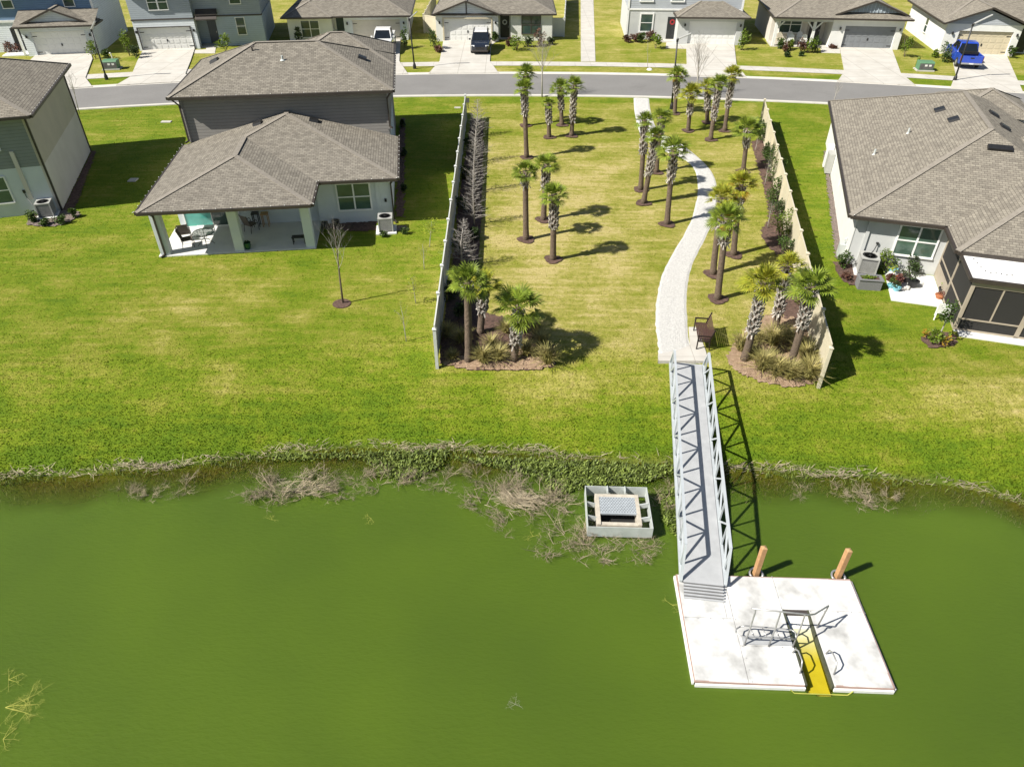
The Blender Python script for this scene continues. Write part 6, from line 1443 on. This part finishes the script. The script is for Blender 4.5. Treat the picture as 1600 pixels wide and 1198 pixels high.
# ------------------------------------------------------------------ vehicles (front at -y)
def loft(b, st, mi=0):
    k = len(st[0]); pts = [p for s in st for p in s]
    b.add(pts, [(i * k + j, (i + 1) * k + j, (i + 1) * k + (j + 1) % k, i * k + (j + 1) % k) for i in range(len(st) - 1) for j in range(k)] + [tuple(range(k)), tuple((len(st) - 1) * k + j for j in range(k))[::-1]], mi)
def ring(y, hw, z0, z1, c=.07, top=None):
    t = top if top is not None else hw - c * .6
    return [(-hw + c, y, z0), (hw - c, y, z0), (hw, y, z0 + c), (hw, y, z1 - c * 1.6), (t, y, z1), (-t, y, z1), (-hw, y, z1 - c * 1.6), (-hw, y, z0 + c)]
def wheels(t, ys, hw, r=.36):
    for y in ys:
        for s in (-1, 1):
            w = MB(); x = s * (hw - .10); w.tube([(x - .115, y, r), (x - .10, y, r), (x + .10, y, r), (x + .115, y, r)], [r * .86, r, r, r * .86], 20); o = w.build('wheel', M['tyre'], t)
            q = MB(); q.tube([(x + s * .10, y, r), (x + s * .122, y, r)], [r * .62, r * .55], 16); q.build('rim', M['rim'], o)
def mirrors(t, y, hw, z, m):
    for s in (-1, 1): b = MB(); b.cbox((s * (hw + .12), y, z), (.2, .10, .15)); b.build('mirror', m, t, bevel=.02)
def suv(label, X, Y, rz):
    t = thing('parked_car', label, 'car', (X, Y, .09), rz, 'parked vehicles')
    b = MB(); loft(b, [ring(-2.36, .66, .42, .72), ring(-2.28, .84, .30, .86), ring(-1.95, .92, .25, .97), ring(-1.2, .95, .24, 1.06), ring(-.9, .95, .24, 1.10), ring(2.0, .94, .26, 1.10), ring(2.30, .86, .36, 1.04)]); b.build('body', M['paint_black'], t, bevel=.02)
    b = MB(); loft(b, [ring(-1.05, .80, 1.02, 1.10, .03), ring(-.35, .78, 1.02, 1.62, .05, .62), ring(-.1, .78, 1.02, 1.70, .05, .62), ring(1.75, .78, 1.02, 1.70, .05, .62), ring(2.2, .78, 1.02, 1.12, .03)]); b.build('cabin', M['glass_car'], t)
    b = MB(); loft(b, [ring(-.30, .66, 1.66, 1.70, .015), ring(.1, .68, 1.70, 1.76, .02), ring(1.6, .68, 1.70, 1.76, .02), ring(1.9, .64, 1.60, 1.66, .015)]); b.build('roof', M['paint_white'], t)
    b = MB()
    for s in (-1, 1):
        for y0_, y1_, z0_, z1_ in ((-1.0, -.2, 1.1, 1.7), (.5, .5, 1.1, 1.7), (1.5, 1.6, 1.1, 1.7)): b.bar((s * .80, y0_, z0_), (s * .66, y1_, z1_), .07, .05)
        b.bar((s * .66, -.2, 1.77), (s * .66, 1.7, 1.79), .04, .05)
    b.build('pillars', M['paint_black'], t); wheels(t, (-1.45, 1.4), .95); mirrors(t, -.85, .95, 1.14, M['paint_black'])
    for s in (-1, 1): b = MB(); b.cbox((s * .66, -2.16, .80), (.34, .32, .13), 0, s * .35); b.build('headlight', M['light_clear'], t, bevel=.02)
    b = MB(); b.box(-.45, .45, -2.385, -2.30, .52, .70); b.build('grille', M['black'], t); b = MB(); b.box(-.78, .78, -2.40, -2.25, .30, .42); b.build('bumper', M['trim_dark'], t)
    return t
def pickup(label, X, Y, rz, paint, cover=True):
    t = thing('parked_truck', label, 'pickup truck', (X, Y, .09), rz, 'parked vehicles')
    b = MB(); loft(b, [ring(-2.80, .78, .48, .96), ring(-2.70, .92, .36, 1.06), ring(-2.3, .97, .30, 1.14), ring(-1.35, .98, .30, 1.18), ring(.72, .98, .32, 1.16), ring(.74, .98, .32, 1.16)]); b.build('body', paint, t, bevel=.02)
    b = MB(); b.box(-.97, -.86, .76, 2.55, .42, 1.16); b.box(.86, .97, .76, 2.55, .42, 1.16); b.box(-.86, .86, .76, 2.55, .42, .66); b.build('bed', paint, t, bevel=.015)
    b = MB(); b.box(-.90, .90, 2.56, 2.66, .56, 1.15); g_ = b.build('tailgate', paint, t, bevel=.015); q = MB(); q.box(-.16, .16, 2.662, 2.675, .92, 1.02); q.build('handle', M['black'], g_)
    b = MB(); loft(b, [ring(-1.45, .84, 1.1, 1.18, .03), ring(-.75, .82, 1.1, 1.78, .05, .68), ring(-.55, .82, 1.1, 1.84, .05, .68), ring(.55, .82, 1.1, 1.84, .05, .68), ring(.80, .82, 1.1, 1.20, .03)]); b.build('cabin', M['glass_car'], t)
    b = MB(); loft(b, [ring(-.72, .70, 1.79, 1.83, .015), ring(-.5, .73, 1.83, 1.90, .02), ring(.5, .73, 1.83, 1.90, .02), ring(.62, .70, 1.79, 1.83, .015)]); b.build('roof', paint, t)
    b = MB()
    for s in (-1, 1):
        for y0_, y1_ in ((-1.4, -.65), (-.2, -.2), (.74, .55)): b.bar((s * .84, y0_, 1.15), (s * .71, y1_, 1.84), .09, .06)
    b.build('pillars', paint, t)
    b = MB()
    if cover: b.box(-.85, .85, .80, 1.25, 1.02, 1.20); b.box(-.84, .84, 1.28, 2.52, .68, .70)
    else: b.box(-.84, .84, .80, 2.5, .68, .70)
    b.build('bed_liner', M['black'], t)
    wheels(t, (-1.75, 1.65), .98, .40); mirrors(t, -1.05, .98, 1.28, M['black'] if cover else paint)
    b = MB(); b.box(-.95, .95, 2.66, 2.80, .44, .58); b.build('rear_bumper', M['rim'], t, bevel=.02); b = MB(); b.box(-.95, .95, -2.92, -2.78, .40, .62); b.build('front_bumper', M['rim'], t, bevel=.02)
    b = MB(); b.box(-.18, .18, 2.81, 2.82, .47, .57); b.build('plate', M['label_white'], t)
    b = MB(); b.box(-.6, .6, -2.83, -2.76, .64, .94); b.build('grille', M['black'], t)
    for s in (-1, 1):
        b = MB(); b.box(s * .915 - .055, s * .915 + .055, 2.54, 2.60, .72, 1.12); b.build('tail_light', M['light_red'], t); b = MB(); b.cbox((s * .78, -2.74, .88), (.3, .14, .18)); b.build('headlight', M['light_clear'], t)
    return t
suv('dark blue suv with a white roof in the driveway of the gable house', -3.15, 78.0, RAD(0))
pickup('bright blue pickup truck with tailgate to the street and black bed', 42.95, 72.6, RAD(180 - 13), M['paint_blue'])
pickup('white pickup truck partly hidden behind the taupe roof', -13.0, 78.6, RAD(3), M['paint_white'], False)
